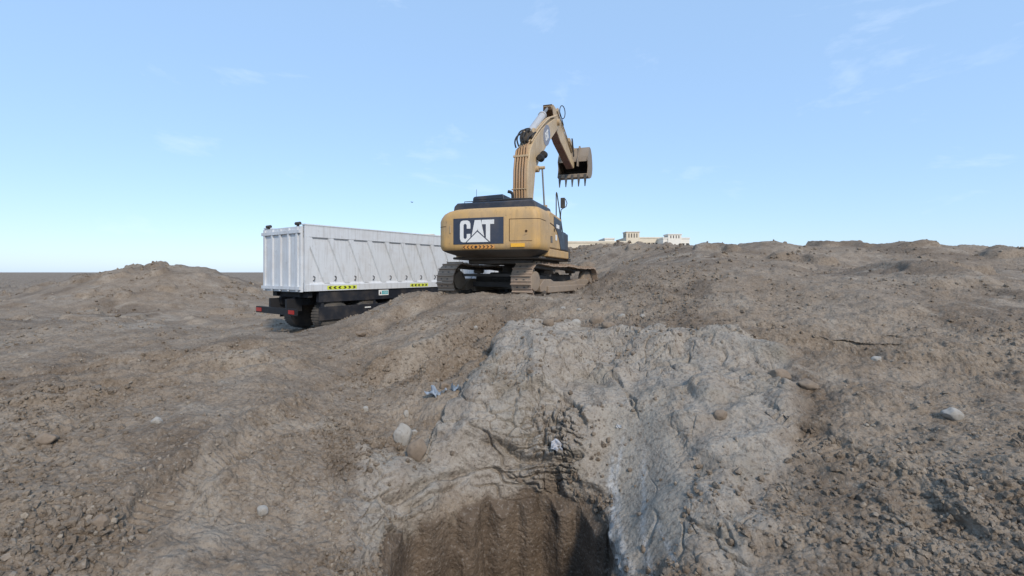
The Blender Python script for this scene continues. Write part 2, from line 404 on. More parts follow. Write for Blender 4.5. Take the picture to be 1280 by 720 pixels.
def build_ground():
    U = np.arctan(np.concatenate([np.linspace(-1.30, -.40, 330, endpoint=False), np.linspace(-.40, .40, 640, endpoint=False), np.linspace(.40, 1.30, 330)]))
    outer = np.linspace(U[-1], 2 * PI + U[0], 150)[1:-1]
    ang = np.concatenate([U, outer]); NC = len(ang); NR = 980
    prof = np.exp(np.linspace(math.log(.5), math.log(2500), 2600))
    scale = 1 / np.maximum(np.cos(ang), .5)
    scale[len(U):] = 2.0 * 0 + np.where(np.cos(ang[len(U):]) > .5, 1 / np.maximum(np.cos(ang[len(U):]), .5), 2.0) 
    R = prof[None] * scale[:, None]
    X = R * np.sin(ang)[:, None]; Y = R * np.cos(ang)[:, None]
    Z = zterr(X.copy(), Y.copy())
    dep = prof[None]
    dr = np.diff(R, axis=1)
    de = np.diff(Z / dep, axis=1); e_mid = (Z / dep)[:, 1:]      # slope as met by eyes near this spot: rows go where ground shows
    dm = np.clip(de, 0, .05) + .10 * np.clip(-de, 0, .02) + .10 * dr / dep[:, 1:]
    dm = np.where(e_mid < -.80, dm * .05, dm)
    wt = np.ones(prof.shape) ; wt = np.where(prof < 2.3, .25, 1.0) * np.where(prof > 45, .4, 1.0)
    dm = dm * wt[None, 1:] + 6.0 / 2600 * .1
    # the unseen pit floor and near wall need few rows
    brk = [0, int(np.searchsorted(prof, 1.85)), int(np.searchsorted(prof, 6.1)), len(prof) - 1]; frac = [0, .03, .50, 1.0]
    cs = np.zeros((NC, len(prof)))       # each band of distance keeps the same share of rows in every column
    for a_, b_, f0, f1 in zip(brk, brk[1:], frac, frac[1:]):
        c_ = np.cumsum(dm[:, a_:b_], 1); cs[:, a_ + 1:b_ + 1] = f0 + (f1 - f0) * c_ / c_[:, -1:]
    # smooth the row spacing between neighbouring columns
    for _ in range(3):      # box blur across neighbouring columns
        k_ = 5; pad_ = np.concatenate([cs[-k_:], cs, cs[:k_]]); c_ = np.cumsum(np.concatenate([np.zeros((1, cs.shape[1])), pad_]), 0)
        cs = (c_[2 * k_ + 1:] - c_[:-2 * k_ - 1]) / (2 * k_ + 1)
    tgt = np.linspace(0, 1, NR)
    Xn = np.empty((NC, NR)); Yn = Xn.copy(); Zn = Xn.copy()
    for i in range(NC):
        r = np.interp(tgt, cs[i], prof) * scale[i]
        Xn[i] = r * math.sin(ang[i]); Yn[i] = r * math.cos(ang[i])
    Zn = zterr(Xn.copy(), Yn.copy())
    Pp = np.stack([Xn, Yn, Zn], -1)
    Rr = np.hypot(Xn, Yn)
    # surface normals from the slope of the height field itself
    e_ = .03 + .004 * Rr
    gx = (zterr(Xn + e_, Yn) - zterr(Xn - e_, Yn)) / (2 * e_); gy = (zterr(Xn, Yn + e_) - zterr(Xn, Yn - e_)) / (2 * e_)
    Nn = np.stack([-gx, -gy, np.ones(gx.shape)], -1); Nn /= np.linalg.norm(Nn, axis=-1, keepdims=True) + 1e-9
    Nn[Nn[..., 2] < 0] *= -1
    nearm = (Yn > 1) & (Yn < 12) & (np.abs(Xn) < 6)
    slab = np.zeros(Xn.shape); slab[nearm] = ss(-.10, .12, sdf_poly(Xn[nearm], Yn[nearm], Z_slab) + vnoise(Xn[nearm] * 4, Yn[nearm] * 4, 0 * Xn[nearm], 9) * .1)
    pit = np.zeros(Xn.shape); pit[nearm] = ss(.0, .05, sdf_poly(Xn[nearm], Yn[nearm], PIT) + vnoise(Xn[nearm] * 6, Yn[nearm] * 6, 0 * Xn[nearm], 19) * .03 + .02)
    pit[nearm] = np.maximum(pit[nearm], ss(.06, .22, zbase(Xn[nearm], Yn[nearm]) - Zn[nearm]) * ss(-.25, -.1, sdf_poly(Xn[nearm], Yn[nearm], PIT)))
    strk = np.zeros(Xn.shape)
    for k, Lp in enumerate(L_str):
        d, t, _ = dist_line(Xn[nearm], Yn[nearm], Lp)
        wv = .026 + .016 * vnoise(Xn[nearm] * 7, Yn[nearm] * 7, Zn[nearm] * 4, 40 + k)
        strk[nearm] = np.maximum(strk[nearm], np.exp(-(d / wv) ** 2) * ss(0, .25, t) * (.9, .6, .5, .6)[k] * 1.2)
    scr = np.zeros(Xn.shape); scr[nearm] = ss(-.12, .10, sdf_poly(Xn[nearm], Yn[nearm], Z_scr) + vnoise(Xn[nearm] * 3, Yn[nearm] * 3, Zn[nearm] * 2, 49) * .10)
    # soil relief, pushed along the surface normal
    foot = np.maximum(Rr / 560, .006)
    D = np.zeros(Xn.shape)
    for k, lam in enumerate([6.0, 3.0, 1.5, .75, .38, .19, .095, .048, .024]):
        m = (lam > 2.2 * foot) & (Rr < 200)
        if not m.any(): continue
        x, y, z = Xn[m] / lam, Yn[m] / lam, Zn[m] / lam
        v = vnoise(x + k * 7.3, y, z, 100 + k)
        b = 1 - 2 * np.abs(vnoise(x, y + k * 3.1, z, 200 + k))
        amp = {6.0: .10, 3.0: .09, 1.5: .055, .75: .045, .38: .034, .19: .022, .095: .0135, .048: .0080, .024: .0042}[lam] * (1.45 if lam < .06 else 1.15)
        if .3 < lam < 2: amp = amp * (1 + .5 * ss(4, 7, Rr[m]) * ss(14, 10, Rr[m]))
        if lam > 2: amp = amp * ss(12, 24, Rr[m])
        s_ = slab[m]
        if lam < .3: am = amp * (1 - .25 * s_)
        else: am = amp * (1 + .7 * s_)
        w_ = v * .62 - b * .38 * (1 - s_) + b * .35 * s_
        D[m] += am * w_ * ss(0, 1, np.minimum(1, (lam / foot[m] - 2.2) / 2))
    # coarse clods where loose
    cl = vnoise(Xn / .13, Yn / .13, Zn / .13, 77); D += np.where(Rr < 16, .016 * ss(.35, .75, cl) * (1 - slab), 0)
    cl = vnoise(Xn / .32, Yn / .32, Zn / .32, 78); D += np.where(Rr < 40, .030 * ss(.45, .8, cl) * (1 - slab), 0)
    cl = vnoise(Xn / .9, Yn / .9, Zn / .9, 79); D += np.where(Rr > 7, .22 * ss(.3, .7, cl) * ss(15, 25, Rr + np.clip(Xn - 3, 0, 8)), 0)
    # cracked ledges in the compacted face
    wx = vnoise(Xn / .25, Yn / .25, Zn / .25, 95) * .12
    cr = np.abs(vnoise((Xn + wx) / .42, Yn / .42, (Zn + wx * .25) / .17, 91)); D -= .055 * (1 - ss(.0, .12, cr)) * slab * ss(-.1, .35, vnoise(Xn / .7, Yn / .7, Zn / .5, 92))
    st = vnoise(Xn / .6, Yn / .35, (Zn + wx * .2) / .12, 96); D += .036 * ss(-.1, .15, st) * slab * (1 - pit) * ss(-.1, .3, vnoise(Xn / 1.1, Yn / 1.1, Zn / .6, 97))
    fl = vnoise(Xn / .10, Yn / .35, Zn / 1.3, 98); D += .016 * fl * slab * ss(.9, 1.3, Xn) * ss(-1.2, -1.8, Zn)
    bl = vnoise(Xn / .5, Yn / .5, Zn / .4, 99); D += .10 * ss(.1, .6, bl) * slab * (1 - pit)
    # broken blocky ground: plates of dried soil with cracks between them, and angular lumps where loose
    q_ = (Rr > 2.5) & (Rr < 11) & (np.abs(Xn) < 9) & (Yn > 1.5) & (pit < .6)
    xq, yq, zq = Xn[q_], Yn[q_], Zn[q_]; wr = vnoise(xq / .12, yq / .12, zq / .12, 141) * .035
    sq = slab[q_] * (1 - scr[q_])
    f1, f2, cv = worley((xq + wr) / .24, (yq + wr) / .24, (zq - wr * .3) / .17, 150)
    mk_ = ss(-.25, .35, vnoise(xq / .7, yq / .7, zq / .5, 151))
    dq = sq * mk_ * ((cv - .5) * .055 - .032 * (1 - ss(.0, .09, f2 - f1)))
    f1, f2, cv = worley((xq + wr) / .085, (yq - wr) / .085, zq / .075, 160)
    mk2 = ss(-.35, .25, vnoise(xq / .5, yq / .5, zq / .4, 161))
    dq += (.35 + .65 * (1 - slab[q_])) * (1 - scr[q_]) * mk2 * ((cv - .5) * .022 - .014 * (1 - ss(0, .12, f2 - f1)))
    lump = 1 - slab[q_]; f1, f2, cv = worley((xq + wr) / .20, (yq + wr) / .20, zq / .16, 170)
    dq += lump * (cv > .62) * .05 * ss(.48, .22, f1) * ss(-.1, .4, vnoise(xq / 1.4, yq / 1.4, zq / 1.4, 171))
    D[q_] += dq
    # overhanging cracks: a cut along each line with a lip bulging above it
    nm_ = (Yn > 3) & (Yn < 8) & (np.abs(Xn) < 3)
    xs, ys, zs = Xn[nm_], Yn[nm_], Zn[nm_]
    wq = vnoise(xs / .16, ys / .16, zs / .16, 61) * .03 + vnoise(xs / .05, ys / .05, zs / .05, 62) * .012
    def d3(Lp, up):
        P3 = np.array([(x, y, float(zterr(np.array([x]), np.array([y]))[0]) + up) for x, y in Lp]); d = np.full(xs.shape, 1e9); tt = np.zeros(xs.shape)
        for i in range(len(P3) - 1):
            a, e = P3[i], P3[i + 1] - P3[i]; wv = np.stack([xs - a[0], ys - a[1], zs - a[2]], -1); t = np.clip(wv @ e / (e @ e), 0, 1)
            di = np.linalg.norm(wv - t[..., None] * e, axis=-1); m_ = di < d; d = np.where(m_, di, d); tt = np.where(m_, (i + t) / (len(P3) - 1), tt)
        return d, np.minimum(ss(0, .15, tt), 1 - ss(.85, 1, tt))
    dd = np.zeros(xs.shape)
    for Lp, dp, w_, bul in ((L_crev, .13, .035, .08), (L_ledge, .09, .035, .06), (L_shelf, .05, .02, .03), (L_crev2, .05, .02, .04), (L_crev3, .10, .04, .08), (L_crack4, .08, .025, .05)):
        d, e = d3(Lp, 0); dd -= e * dp * np.exp(-((d + wq) / w_) ** 2)
        d, e = d3(Lp, 2.6 * w_); dd += e * bul * np.exp(-((d + wq) / (w_ * 1.9)) ** 2)
    c0 = np.array([*hit0(690, 572)]); rr_ = np.hypot((xs - c0[0]) / .62, (ys - c0[1]) / .5)
    mk = (1 - ss(.4, 1.0, rr_ + wq * 6)) * ss(-2.75, -2.55, zs) 
    b1 = np.abs(vnoise(xs / .16, ys / .16, zs / .055, 63)); b2_ = np.abs(vnoise(xs / .07, ys / .07, zs / .035, 64))
    dd += mk * (.085 * ss(.05, .3, b1) + .035 * ss(.05, .3, b2_) - .05)
    D[nm_] *= 1 - .72 * scr[nm_]
    D[nm_] += dd
    ps = sdf_poly(xs, ys, PIT) + wq; dd = np.exp(-((ps + .05) / .05) ** 2) * .045 * ss(-3.0, -2.7, zs); D[nm_] += dd
    # keep the soil low under machine and trucks
    def foots(o, f, x0, x1, y0, y1):
        a, b = inlocal(Xn, Yn, o[0], o[1], f[0], f[1]); return ss(-.3, .1, np.minimum(np.minimum(a - x0, x1 - a), np.minimum(b - y0, y1 - b)))
    kp = foots(C_EX, (math.sin(A_UC), math.cos(A_UC)), -2.3, 3, -1.5, 1.7)
    D *= (1 - .75 * kp)
    D *= 1 - .6 * pit
    Pp += Nn * D[..., None]
    for _ in range(0): pass
    # centre fan vertex
    nv = NC * NR + 1
    V = np.concatenate([Pp.reshape(-1, 3), [[0, 0, -1.66]]]).astype(np.float32)
    i = np.arange(NC)[:, None]; j = np.arange(NR - 1)[None]
    i2 = (i + 1) % NC
    F = np.stack([i * NR + j, i * NR + j + 1, i2 * NR + j + 1, i2 * NR + j], -1).reshape(-1, 4)[:, ::-1]
    T = np.stack([np.full(NC, nv - 1), (np.arange(NC)) * NR, ((np.arange(NC) + 1) % NC) * NR], -1)[:, ::-1]
    me = bpy.data.meshes.new('ground')
    me.vertices.add(nv); me.vertices.foreach_set('co', V.ravel())
    nl = F.size + T.size; me.loops.add(nl); me.loops.foreach_set('vertex_index', np.concatenate([F.ravel(), T.ravel()]).astype(np.int32))
    npoly = len(F) + len(T); me.polygons.add(npoly)
    st = np.concatenate([np.arange(len(F)) * 4, F.size + np.arange(len(T)) * 3]).astype(np.int32)
    me.polygons.foreach_set('loop_start', st)
    me.polygons.foreach_set('use_smooth', np.ones(npoly, bool))
    me.update(calc_edges=True); me.validate()
    for nm, arr in (('slab', slab), ('pit', pit), ('streak', strk), ('scraped', scr)):
        at = me.attributes.new(nm, 'FLOAT', 'POINT'); at.data.foreach_set('value', np.append(arr.ravel(), 0).astype(np.float32))
    o = bpy.data.objects.new('ground', me); COL.objects.link(o); o['kind'] = 'structure'
    return o, Pp, Nn, slab, pit, scr
ground, GP, GN, GS, GPIT, GSCR = build_ground()

def soil_mat(name, attrs=True, bright=1.0):
    m, nt, p = new_mat(name)
    tc = nd(nt, 'ShaderNodeTexCoord').outputs['Object']
    geo = nd(nt, 'ShaderNodeNewGeometry')
    B = lambda c: tuple(v * bright for v in c)
    n1 = noise(nt, .55, 6, .6, tc); n2 = noise(nt, 3.1, 6, .65, tc); n3 = noise(nt, 28, 5, .7, tc)
    loose = mix(nt, ramp(nt, n1, .38, .62), B((.235, .185, .138)), B((.295, .240, .184)))
    loose = mix(nt, ramp(nt, n2, .42, .68, 0, .6), loose, B((.155, .112, .075)))
    damp = noise(nt, .38, 4, .55, tc, .6)
    loose = mix(nt, ramp(nt, damp, .52, .60, 0, .55), loose, B((.125, .092, .066)))
    loose = mix(nt, ramp(nt, noise(nt, .8, 5, .6, tc, .8), .56, .66, 0, .55), loose, B((.36, .31, .25)))
    col = loose
    if attrs:
        sl = nd(nt, 'ShaderNodeAttribute', attribute_name='slab').outputs['Fac']
        pt = nd(nt, 'ShaderNodeAttribute', attribute_name='pit').outputs['Fac']
        sk = nd(nt, 'ShaderNodeAttribute', attribute_name='streak').outputs['Fac']
        pale = mix(nt, ramp(nt, n2, .38, .66), B((.35, .308, .258)), B((.26, .217, .174)))
        pale = mix(nt, ramp(nt, noise(nt, 1.3, 4, .6, tc), .5, .7, 0, .5), pale, B((.21, .190, .150)))
        col = mix(nt, sl, loose, pale)
        wet_shade = mix(nt, ramp(nt, noise(nt, 2.4, 5, .6, tc), .4, .65), B((.105, .078, .057)), B((.175, .132, .096)))  # moist brown, with the shade inside the pit painted in too
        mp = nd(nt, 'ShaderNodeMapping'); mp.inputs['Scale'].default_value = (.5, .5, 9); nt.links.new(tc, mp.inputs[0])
        wet_shade = mix(nt, ramp(nt, noise(nt, 1.6, 3, .5, mp.outputs[0]), .54, .64, 0, .12), wet_shade, B((.21, .165, .12)))
        col = mix(nt, pt, col, wet_shade)
        sc_ = nd(nt, 'ShaderNodeAttribute', attribute_name='scraped').outputs['Fac']
        col = mix(nt, math_(nt, 'MULTIPLY', sc_, ramp(nt, noise(nt, 2.2, 5, .6, tc), .35, .6, .35, .8)), col, B((.315, .285, .24)))
        skm = math_(nt, 'MULTIPLY', sk, ramp(nt, noise(nt, 14, 6, .8, tc), .36, .54))
        col = mix(nt, skm, col, (.47, .46, .44))
    col = mix(nt, ramp(nt, n3, .54, .72, 0, .6), col, B((.40, .36, .31)))
    col = mix(nt, ramp(nt, noise(nt, 17, 5, .7, tc), .50, .68, 0, .7), col, B((.095, .072, .053)))
    nt.links.new(col, p.inputs['Base Color']); p.inputs['Roughness'].default_value = .95; p.inputs['Specular IOR Level'].default_value = .15
    b1 = nd(nt, 'ShaderNodeBump'); b1.inputs['Strength'].default_value = .95; b1.inputs['Distance'].default_value = .02
    vo = nd(nt, 'ShaderNodeTexVoronoi'); vo.inputs['Scale'].default_value = 24; nt.links.new(tc, vo.inputs['Vector'])
    h = math_(nt, 'ADD', noise(nt, 40, 6, .7, tc), math_(nt, 'MULTIPLY', vo.outputs['Distance'], -.7))
    nt.links.new(h, b1.inputs['Height'])
    b2 = nd(nt, 'ShaderNodeBump'); b2.inputs['Strength'].default_value = .6; b2.inputs['Distance'].default_value = .06
    nt.links.new(noise(nt, 8, 6, .7, tc), b2.inputs['Height']); nt.links.new(b1.outputs[0], b2.inputs['Normal'])
    nt.links.new(b2.outputs[0], p.inputs['Normal'])
    return m
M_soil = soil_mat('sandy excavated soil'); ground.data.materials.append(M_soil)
M_clod = soil_mat('soil clod', False, .95)
def rock_mat(name, col, col2):
    m, nt, p = new_mat(name); tc = nd(nt, 'ShaderNodeTexCoord').outputs['Object']
    oi = nd(nt, 'ShaderNodeObjectInfo').outputs['Random']
    c = mix(nt, ramp(nt, noise(nt, 5, 6, .65, tc), .35, .65), col, col2)
    c = mix(nt, ramp(nt, noise(nt, 22, 4, .7, tc), .55, .7, 0, .6), c, (.12, .09, .065))
    nt.links.new(c, p.inputs['Base Color']); p.inputs['Roughness'].default_value = .9
    b = nd(nt, 'ShaderNodeBump'); b.inputs['Strength'].default_value = .5; b.inputs['Distance'].default_value = .02
    nt.links.new(noise(nt, 12, 8, .7, tc), b.inputs['Height']); nt.links.new(b.outputs[0], p.inputs['Normal'])
    return m
M_rock = rock_mat('pale limestone', (.33, .31, .28), (.26, .235, .20))
M_rockb = rock_mat('brown rock', (.23, .175, .125), (.17, .13, .095))
M_rockg = rock_mat('gravel stone', (.29, .245, .19), (.19, .15, .115))

# picture row/column -> point on the finished ground
FLAT = GP[:1300].reshape(-1, 3); FN = GN[:1300].reshape(-1, 3)
_u = CX + FX * FLAT[:, 0] / np.maximum(FLAT[:, 1], .1); _v = HZ - FX * FLAT[:, 2] / np.maximum(FLAT[:, 1], .1)
def on_ground(px, py, dmin=2.6, dmax=80):
    m = (np.abs(_u - px) < 3) & (np.abs(_v - py) < 3) & (FLAT[:, 1] > dmin) & (FLAT[:, 1] < dmax)
    idx = np.nonzero(m)[0]
    if len(idx) == 0: return None
    y = FLAT[idx, 1]; idx = idx[y < y.min() + .4]
    return Vector(FLAT[idx].mean(0)), Vector(FN[idx].mean(0)).normalized()

import bmesh
def ico(sub):
    b = bmesh.new(); bmesh.ops.create_icosphere(b, subdivisions=sub, radius=1); b.verts.ensure_lookup_table()
    V = np.array([v.co[:] for v in b.verts]); F = [[v.index for v in f.verts] for f in b.faces]; b.free(); return V, F
I1 = ico(1); I3 = ico(4)
def rock(name, px, py, wpx, hpx, mat, label, group, seed, flat=.75, sink=.25, roll=0, cat='rock'):
    r = on_ground(px, py)
    if r is None: return
    P, N = r; k = P.y / FX
    a = wpx * k / 2; c = hpx * k / 2
    V, F = I3; V = V.copy()
    # chip the sphere with a few planes so that it reads as broken stone
    rg_ = np.random.default_rng(seed)
    for _ in range(14):
        n_ = rg_.normal(size=3); n_ /= np.linalg.norm(n_); h_ = rg_.uniform(.74, .94)
        dd = V @ n_ - h_; V -= np.clip(dd, 0, None)[:, None] * n_ * .92
    V *= 1 + .10 * vnoise(V[:, 0] * 1.7 + seed, V[:, 1] * 1.7, V[:, 2] * 1.7, seed)[:, None] + .03 * vnoise(V[:, 0] * 6, V[:, 1] * 6 + seed, V[:, 2] * 6, seed + 1)[:, None]
    V = V / np.abs(V).max(0) 
    V = V * np.array([a, a * flat, c])
    ca_, sa_ = math.cos(roll), math.sin(roll)
    V = np.stack([V[:, 0] * ca_ - V[:, 2] * sa_, V[:, 1], V[:, 0] * sa_ + V[:, 2] * ca_], 1)
    me = bpy.data.meshes.new(name); me.from_pydata(V.tolist(), [], F); me.materials.append(mat)
    me.polygons.foreach_set('use_smooth', [True] * len(F)); me.set_sharp_from_angle(angle=math.radians(40))
    o = bpy.data.objects.new(name, me); COL.objects.link(o)
    o.location = P + N * (min(a, c) * (.55 - sink)) 
    tag(o, label, cat, group); return o
ROCKS = [
 (502,549,22,30,M_rock,'big pale boulder above the pit, lighter and rounder of the touching pair'),
 (520,570,23,28,M_rockb,'brown boulder leaning on the pale round one above the left pit rim'),
 (518,541,9,7,M_rock,'small pale stone just right of the big pale boulder above the pit'),
 (555,484,13,10,M_rockb,'brown stone wedged between the two blue plastic scraps'),
 (508,519,7,12,M_rock,'thin upright grey stone on the slope just above the big pale boulder'),
 (457,513,8,9,M_rock,'small pale stone alone on the left slope, high left of the big pale boulder'),
 (450,418,16,8,M_rockb,'flat brown stone low on the left bank beneath the far truck'),
 (594,410,6,6,M_rock,'tiny white stone on the loose soil left of the gully head'),
 (603,423,13,10,M_rockb,'rounded brown stone half buried beside the gully in the bank'),
 (686,406,16,13,M_rockb,'dark brown rock on the pale slab edge below the right track'),
 (698,403,12,9,M_rockb,'smaller brown rock touching the right side of the dark brown rock below the right track'),
 (719,407,14,14,M_rock,'grey angular rock standing on edge below the excavator, right of the two brown ones'),
 (746,402,20,14,M_rockb,'broad brown rock slab lying in the bank below the heap right of the tracks'),
 (762,408,21,13,M_rockb,'wide low brown rock overlapping the broad slab below the heap right of the tracks'),
 (777,397,9,7,M_rock,'pale stone just right of the wide low brown rock'),
 (803,396,8,6,M_rock,'small pale stone furthest right on the bank under the heap'),
 (704,386,7,5,M_rock,'white pebble on the soil patch just under the right track'),
 (724,388,6,5,M_rock,'white pebble alone on the bank between right track and grey angular rock'),
 (650,600,9,7,M_rockb,'small brown stone on the ledge under the crack above the pit'),
 (975,470,26,18,M_rockb,'large brown block half sunk in the slope right of the pit'),
 (1010,482,28,15,M_rockb,'long low brown block next to the large one right of the pit'),
 (900,520,18,14,M_rockb,'blunt brown rock alone on the ground just right of the scraped face'),
 (1095,452,15,11,M_rock,'small pale rock uphill of the long low block, toward the right'),
 (1190,520,24,17,M_rock,'pale rock sitting alone at the far right of the ground'),
 (58,552,26,17,M_rockb,'wide brown rock alone at the far left of the ground'),
 (196,528,15,11,M_rock,'pale rock on the left ground midway between the truck tail and frame edge'),
 (124,655,24,18,M_rockb,'brown rock low in the near left corner'),
 (328,640,16,13,M_rock,'pale stone on the slope just left of the pit side'),
]
for k, (px, py, w, h, m, lb) in enumerate(ROCKS):
    rock('rock', px, py, w * (1.12 if k < 2 else 1), h * (1.12 if k < 2 else 1), m, lb, 'loose rocks lying on the soil', 11 + k * 3, roll=random.uniform(-.3, .3) if k > 1 else (-.08, -.45)[k], sink=.3 if k > 1 else (.10, -.08)[k])

# countless small stones and clods
def scatter(name, count, smin, smax, mat, seed, power, dmin=2.6, dmax=30, slabw=.35):
    g = np.random.default_rng(seed)
    y = FLAT[:, 1]; ok = np.nonzero((y > dmin) & (y < dmax) & (_u > -60) & (_u < 1340) & (_v > 280) & (_v < 760) & (GPIT[:1300].ravel() < .2))[0]
    sl = GS[:1300].ravel()[ok]
    stp_ = FN[ok, 2]; cl = vnoise(FLAT[ok, 0] / 1.1, FLAT[ok, 1] / 1.1, FLAT[ok, 2] / 1.1, seed)
    pr = np.clip(.35 + cl, .03, 1) ** 1.5 * (1 - (1 - slabw) * sl) * ss(.35, .7, stp_) * (1 - .93 * GSCR[:1300].ravel()[ok]); pr /= pr.sum()
    pick = g.choice(ok, count, p=pr)
    V0, F0 = I1; nv = len(V0); F0 = np.array(F0)
    s = smin * (smax / smin) ** (g.random(count) ** power) * np.maximum(1, FLAT[pick, 1] / 9)
    A = g.normal(size=(count, 3, 3)); Qm, _ = np.linalg.qr(A)
    sh = 1 + g.uniform(-.42, .32, (count, nv, 1))
    V = V0[None] * sh * (g.uniform(.55, 1.0, (count, 1, 3)))
    V = np.einsum('nij,nkj->nki', Qm, V) * s[:, None, None] + (FLAT[pick] + FN[pick] * (s * .25)[:, None] + g.normal(size=(count, 3)) * np.array([.006, .006, 0]))[:, None]
    F = (F0[None] + (np.arange(count) * nv)[:, None, None]).reshape(-1, 3)
    me = bpy.data.meshes.new(name); me.vertices.add(count * nv); me.vertices.foreach_set('co', V.astype(np.float32).ravel())
    me.loops.add(F.size); me.loops.foreach_set('vertex_index', F.ravel().astype(np.int32)); me.polygons.add(len(F))
    me.polygons.foreach_set('loop_start', (np.arange(len(F)) * 3).astype(np.int32)); me.polygons.foreach_set('use_smooth', np.zeros(len(F), bool)); me.update(calc_edges=True)
    me.materials.append(mat); o = bpy.data.objects.new(name, me); COL.objects.link(o)
    return o
tag(scatter('gravel', 9000, .004, .034, M_rockg, 3, 3.6), 'small pale stones strewn over the soil slopes', 'gravel', kind='stuff')
tag(scatter('soil_clods', 42000, .004, .050, M_clod, 8, 3.8), 'crumbs and clods of loose brown soil', 'soil', kind='stuff')

# plastic and paper litter
def litter(name, px, py, w, h, col, label, cat, seed, lift=.35):
    r = on_ground(px, py)
    if r is None: return
    P, N = r; k = P.y / FX; N_ = 11
    vs = []; fs = []
    g = random.Random(seed)
    for i in range(N_):
        for j in range(N_):
            u = i / (N_ - 1) - .5; v = j / (N_ - 1) - .5
            e = 1 + .10 * float(vnoise(np.array([u * 3. + seed * 7]), np.array([v * 3.]), np.array([2.5]), seed + 3)[0])
            uo = u; u = u + .30 * float(vnoise(np.array([u * 2. + seed]), np.array([v * 2.]), np.array([7.5]), seed + 5)[0]); v = v * .8 + .30 * float(vnoise(np.array([uo * 2. + seed]), np.array([v * 2.]), np.array([9.5]), seed + 6)[0])
            z = float(vnoise(np.array([u * 5 + seed]), np.array([v * 5.]), np.array([.5]), seed)[0]) * .75
            z2 = float(vnoise(np.array([u * 11 + seed]), np.array([v * 11.]), np.array([.5]), seed + 1)[0]) * .30
            vs.append((u * w * k * e, (z + z2 + lift * .4) * w * k, v * h * k * 1.2 * e))
    for i in range(N_ - 1):
        for j in range(N_ - 1):
            a = i * N_ + j; fs.append((a, a + 1, a + N_ + 1, a + N_))
    M = N.to_track_quat('Y', 'Z').to_matrix()
    vs = [tuple(M @ Vector(p)) for p in vs]
    m, nt, p = new_mat(name + ' sheet'); p.inputs['Base Color'].default_value = (*col, 1); p.inputs['Roughness'].default_value = .4
    me = bpy.data.meshes.new(name); me.from_pydata(vs, [], fs); me.materials.append(m)
    o = bpy.data.objects.new(name, me); COL.objects.link(o); o.location = P + N * .015
    sd = o.modifiers.new('thick', 'SOLIDIFY'); sd.thickness = .002
    sb = o.modifiers.new('sub', 'SUBSURF'); sb.levels = 1; sb.render_levels = 1
    tag(o, label, cat)
litter('plastic_scrap', 545, 493, 19, 14, (.23, .27, .32), 'crumpled pale blue plastic scrap, the larger one left of the wedged brown stone', 'litter', 3)
litter('plastic_scrap', 569, 488, 12, 9, (.22, .27, .33), 'small blue plastic scrap right of the wedged brown stone', 'litter', 8)
litter('paper_scrap', 697, 559, 17, 12, (.42, .42, .44), 'crumpled white paper scrap on the face above the crack over the pit', 'litter', 5)
litter('paper_scrap', 773, 534, 7, 6, (.46, .46, .46), 'tiny white paper scrap at the head of the white streaks', 'litter', 9)
# ------------------------------------------------------------------ excavator (local x right, y forward, z up; origin at the slew centre on the ground)
EX = empty('excavator', (C_EX[0] - .10, C_EX[1], -.75), -A_EX)
tag(EX, 'yellow tracked excavator on the soil bank with its boom raised and bucket hanging', 'excavator')
def plan(inl, inf, extra_left=0.):
    """counterweight outline, front right -> rear -> front left"""
    W2 = 1.43 - inl; r = .20; r2 = .34; rear = -3.5 + inf
    pts = [(W2, -2.3)]
    cx_, cy_ = W2 - r, rear + .06 + r
    for k in range(13):
        t = -k / 12 * PI / 2; pts.append((cx_ + r * math.cos(t), cy_ + r * math.sin(t)))
    for k in range(1, 20):
        l = cx_ + (-W2 + r2 + extra_left - cx_) * k / 20; pts.append((l, rear + .06 * abs(l / cx_) ** 2.2))
    cx2 = -W2 + r2 + extra_left
    for k in range(13):
        t = -PI / 2 - k / 12 * PI / 2; pts.append((cx2 + r2 * math.cos(t), rear + .06 + r2 + r2 * math.sin(t)))
    pts.append((-W2 + extra_left, -2.3))
    return pts
SEC = [(1.15, .44, .62, .05), (1.19, .30, .38, .03), (1.27, .12, .14, .02), (1.325, .045, .045, .0), (1.39, .012, .012, .0), (1.46, .0, .0, 0), (1.55, 0, 0, 0), (1.85, 0, 0, 0), (2.1, .0, .0, .0), (2.2, .008, .006, .03), (2.3, .025, .02, .09), (2.37, .055, .05, .18), (2.41, .10, .10, .30), (2.43, .20, .22, .42)]
m = MB(); secs = [plan(a, b, e) for (_, a, b, e) in SEC]; n = len(secs[0])
vs = []; fs = []
for (h, *_), s_ in zip(SEC, secs): vs += [(x, y, h) for x, y in s_]
for i in range(len(SEC) - 1):
    for k in range(n): fs.append((i * n + k, i * n + (k + 1) % n, (i + 1) * n + (k + 1) % n, (i + 1) * n + k))
fs.append(list(range(n))); fs.append(list(range((len(SEC) - 1) * n, len(SEC) * n)))
m.add(vs, fs); m.m = [1 if (k < 3 * n or k == len(fs) - 2) else 0 for k in range(len(fs))]  # lowest bands and bottom take the dark colour as painted shade
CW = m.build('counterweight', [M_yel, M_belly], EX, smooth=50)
PL = np.array(plan(0, 0)); pl_s = np.concatenate([[0], np.cumsum(np.hypot(*np.diff(PL, axis=0).T))])
iC = 14 + 9
def t_of_l(l):   # arc length where the rear face has lateral position l
    r = PL[10:40]; ss_ = pl_s[10:40]; o = np.argsort(r[:, 0]); return float(np.interp(l, r[o, 0], ss_[o]))
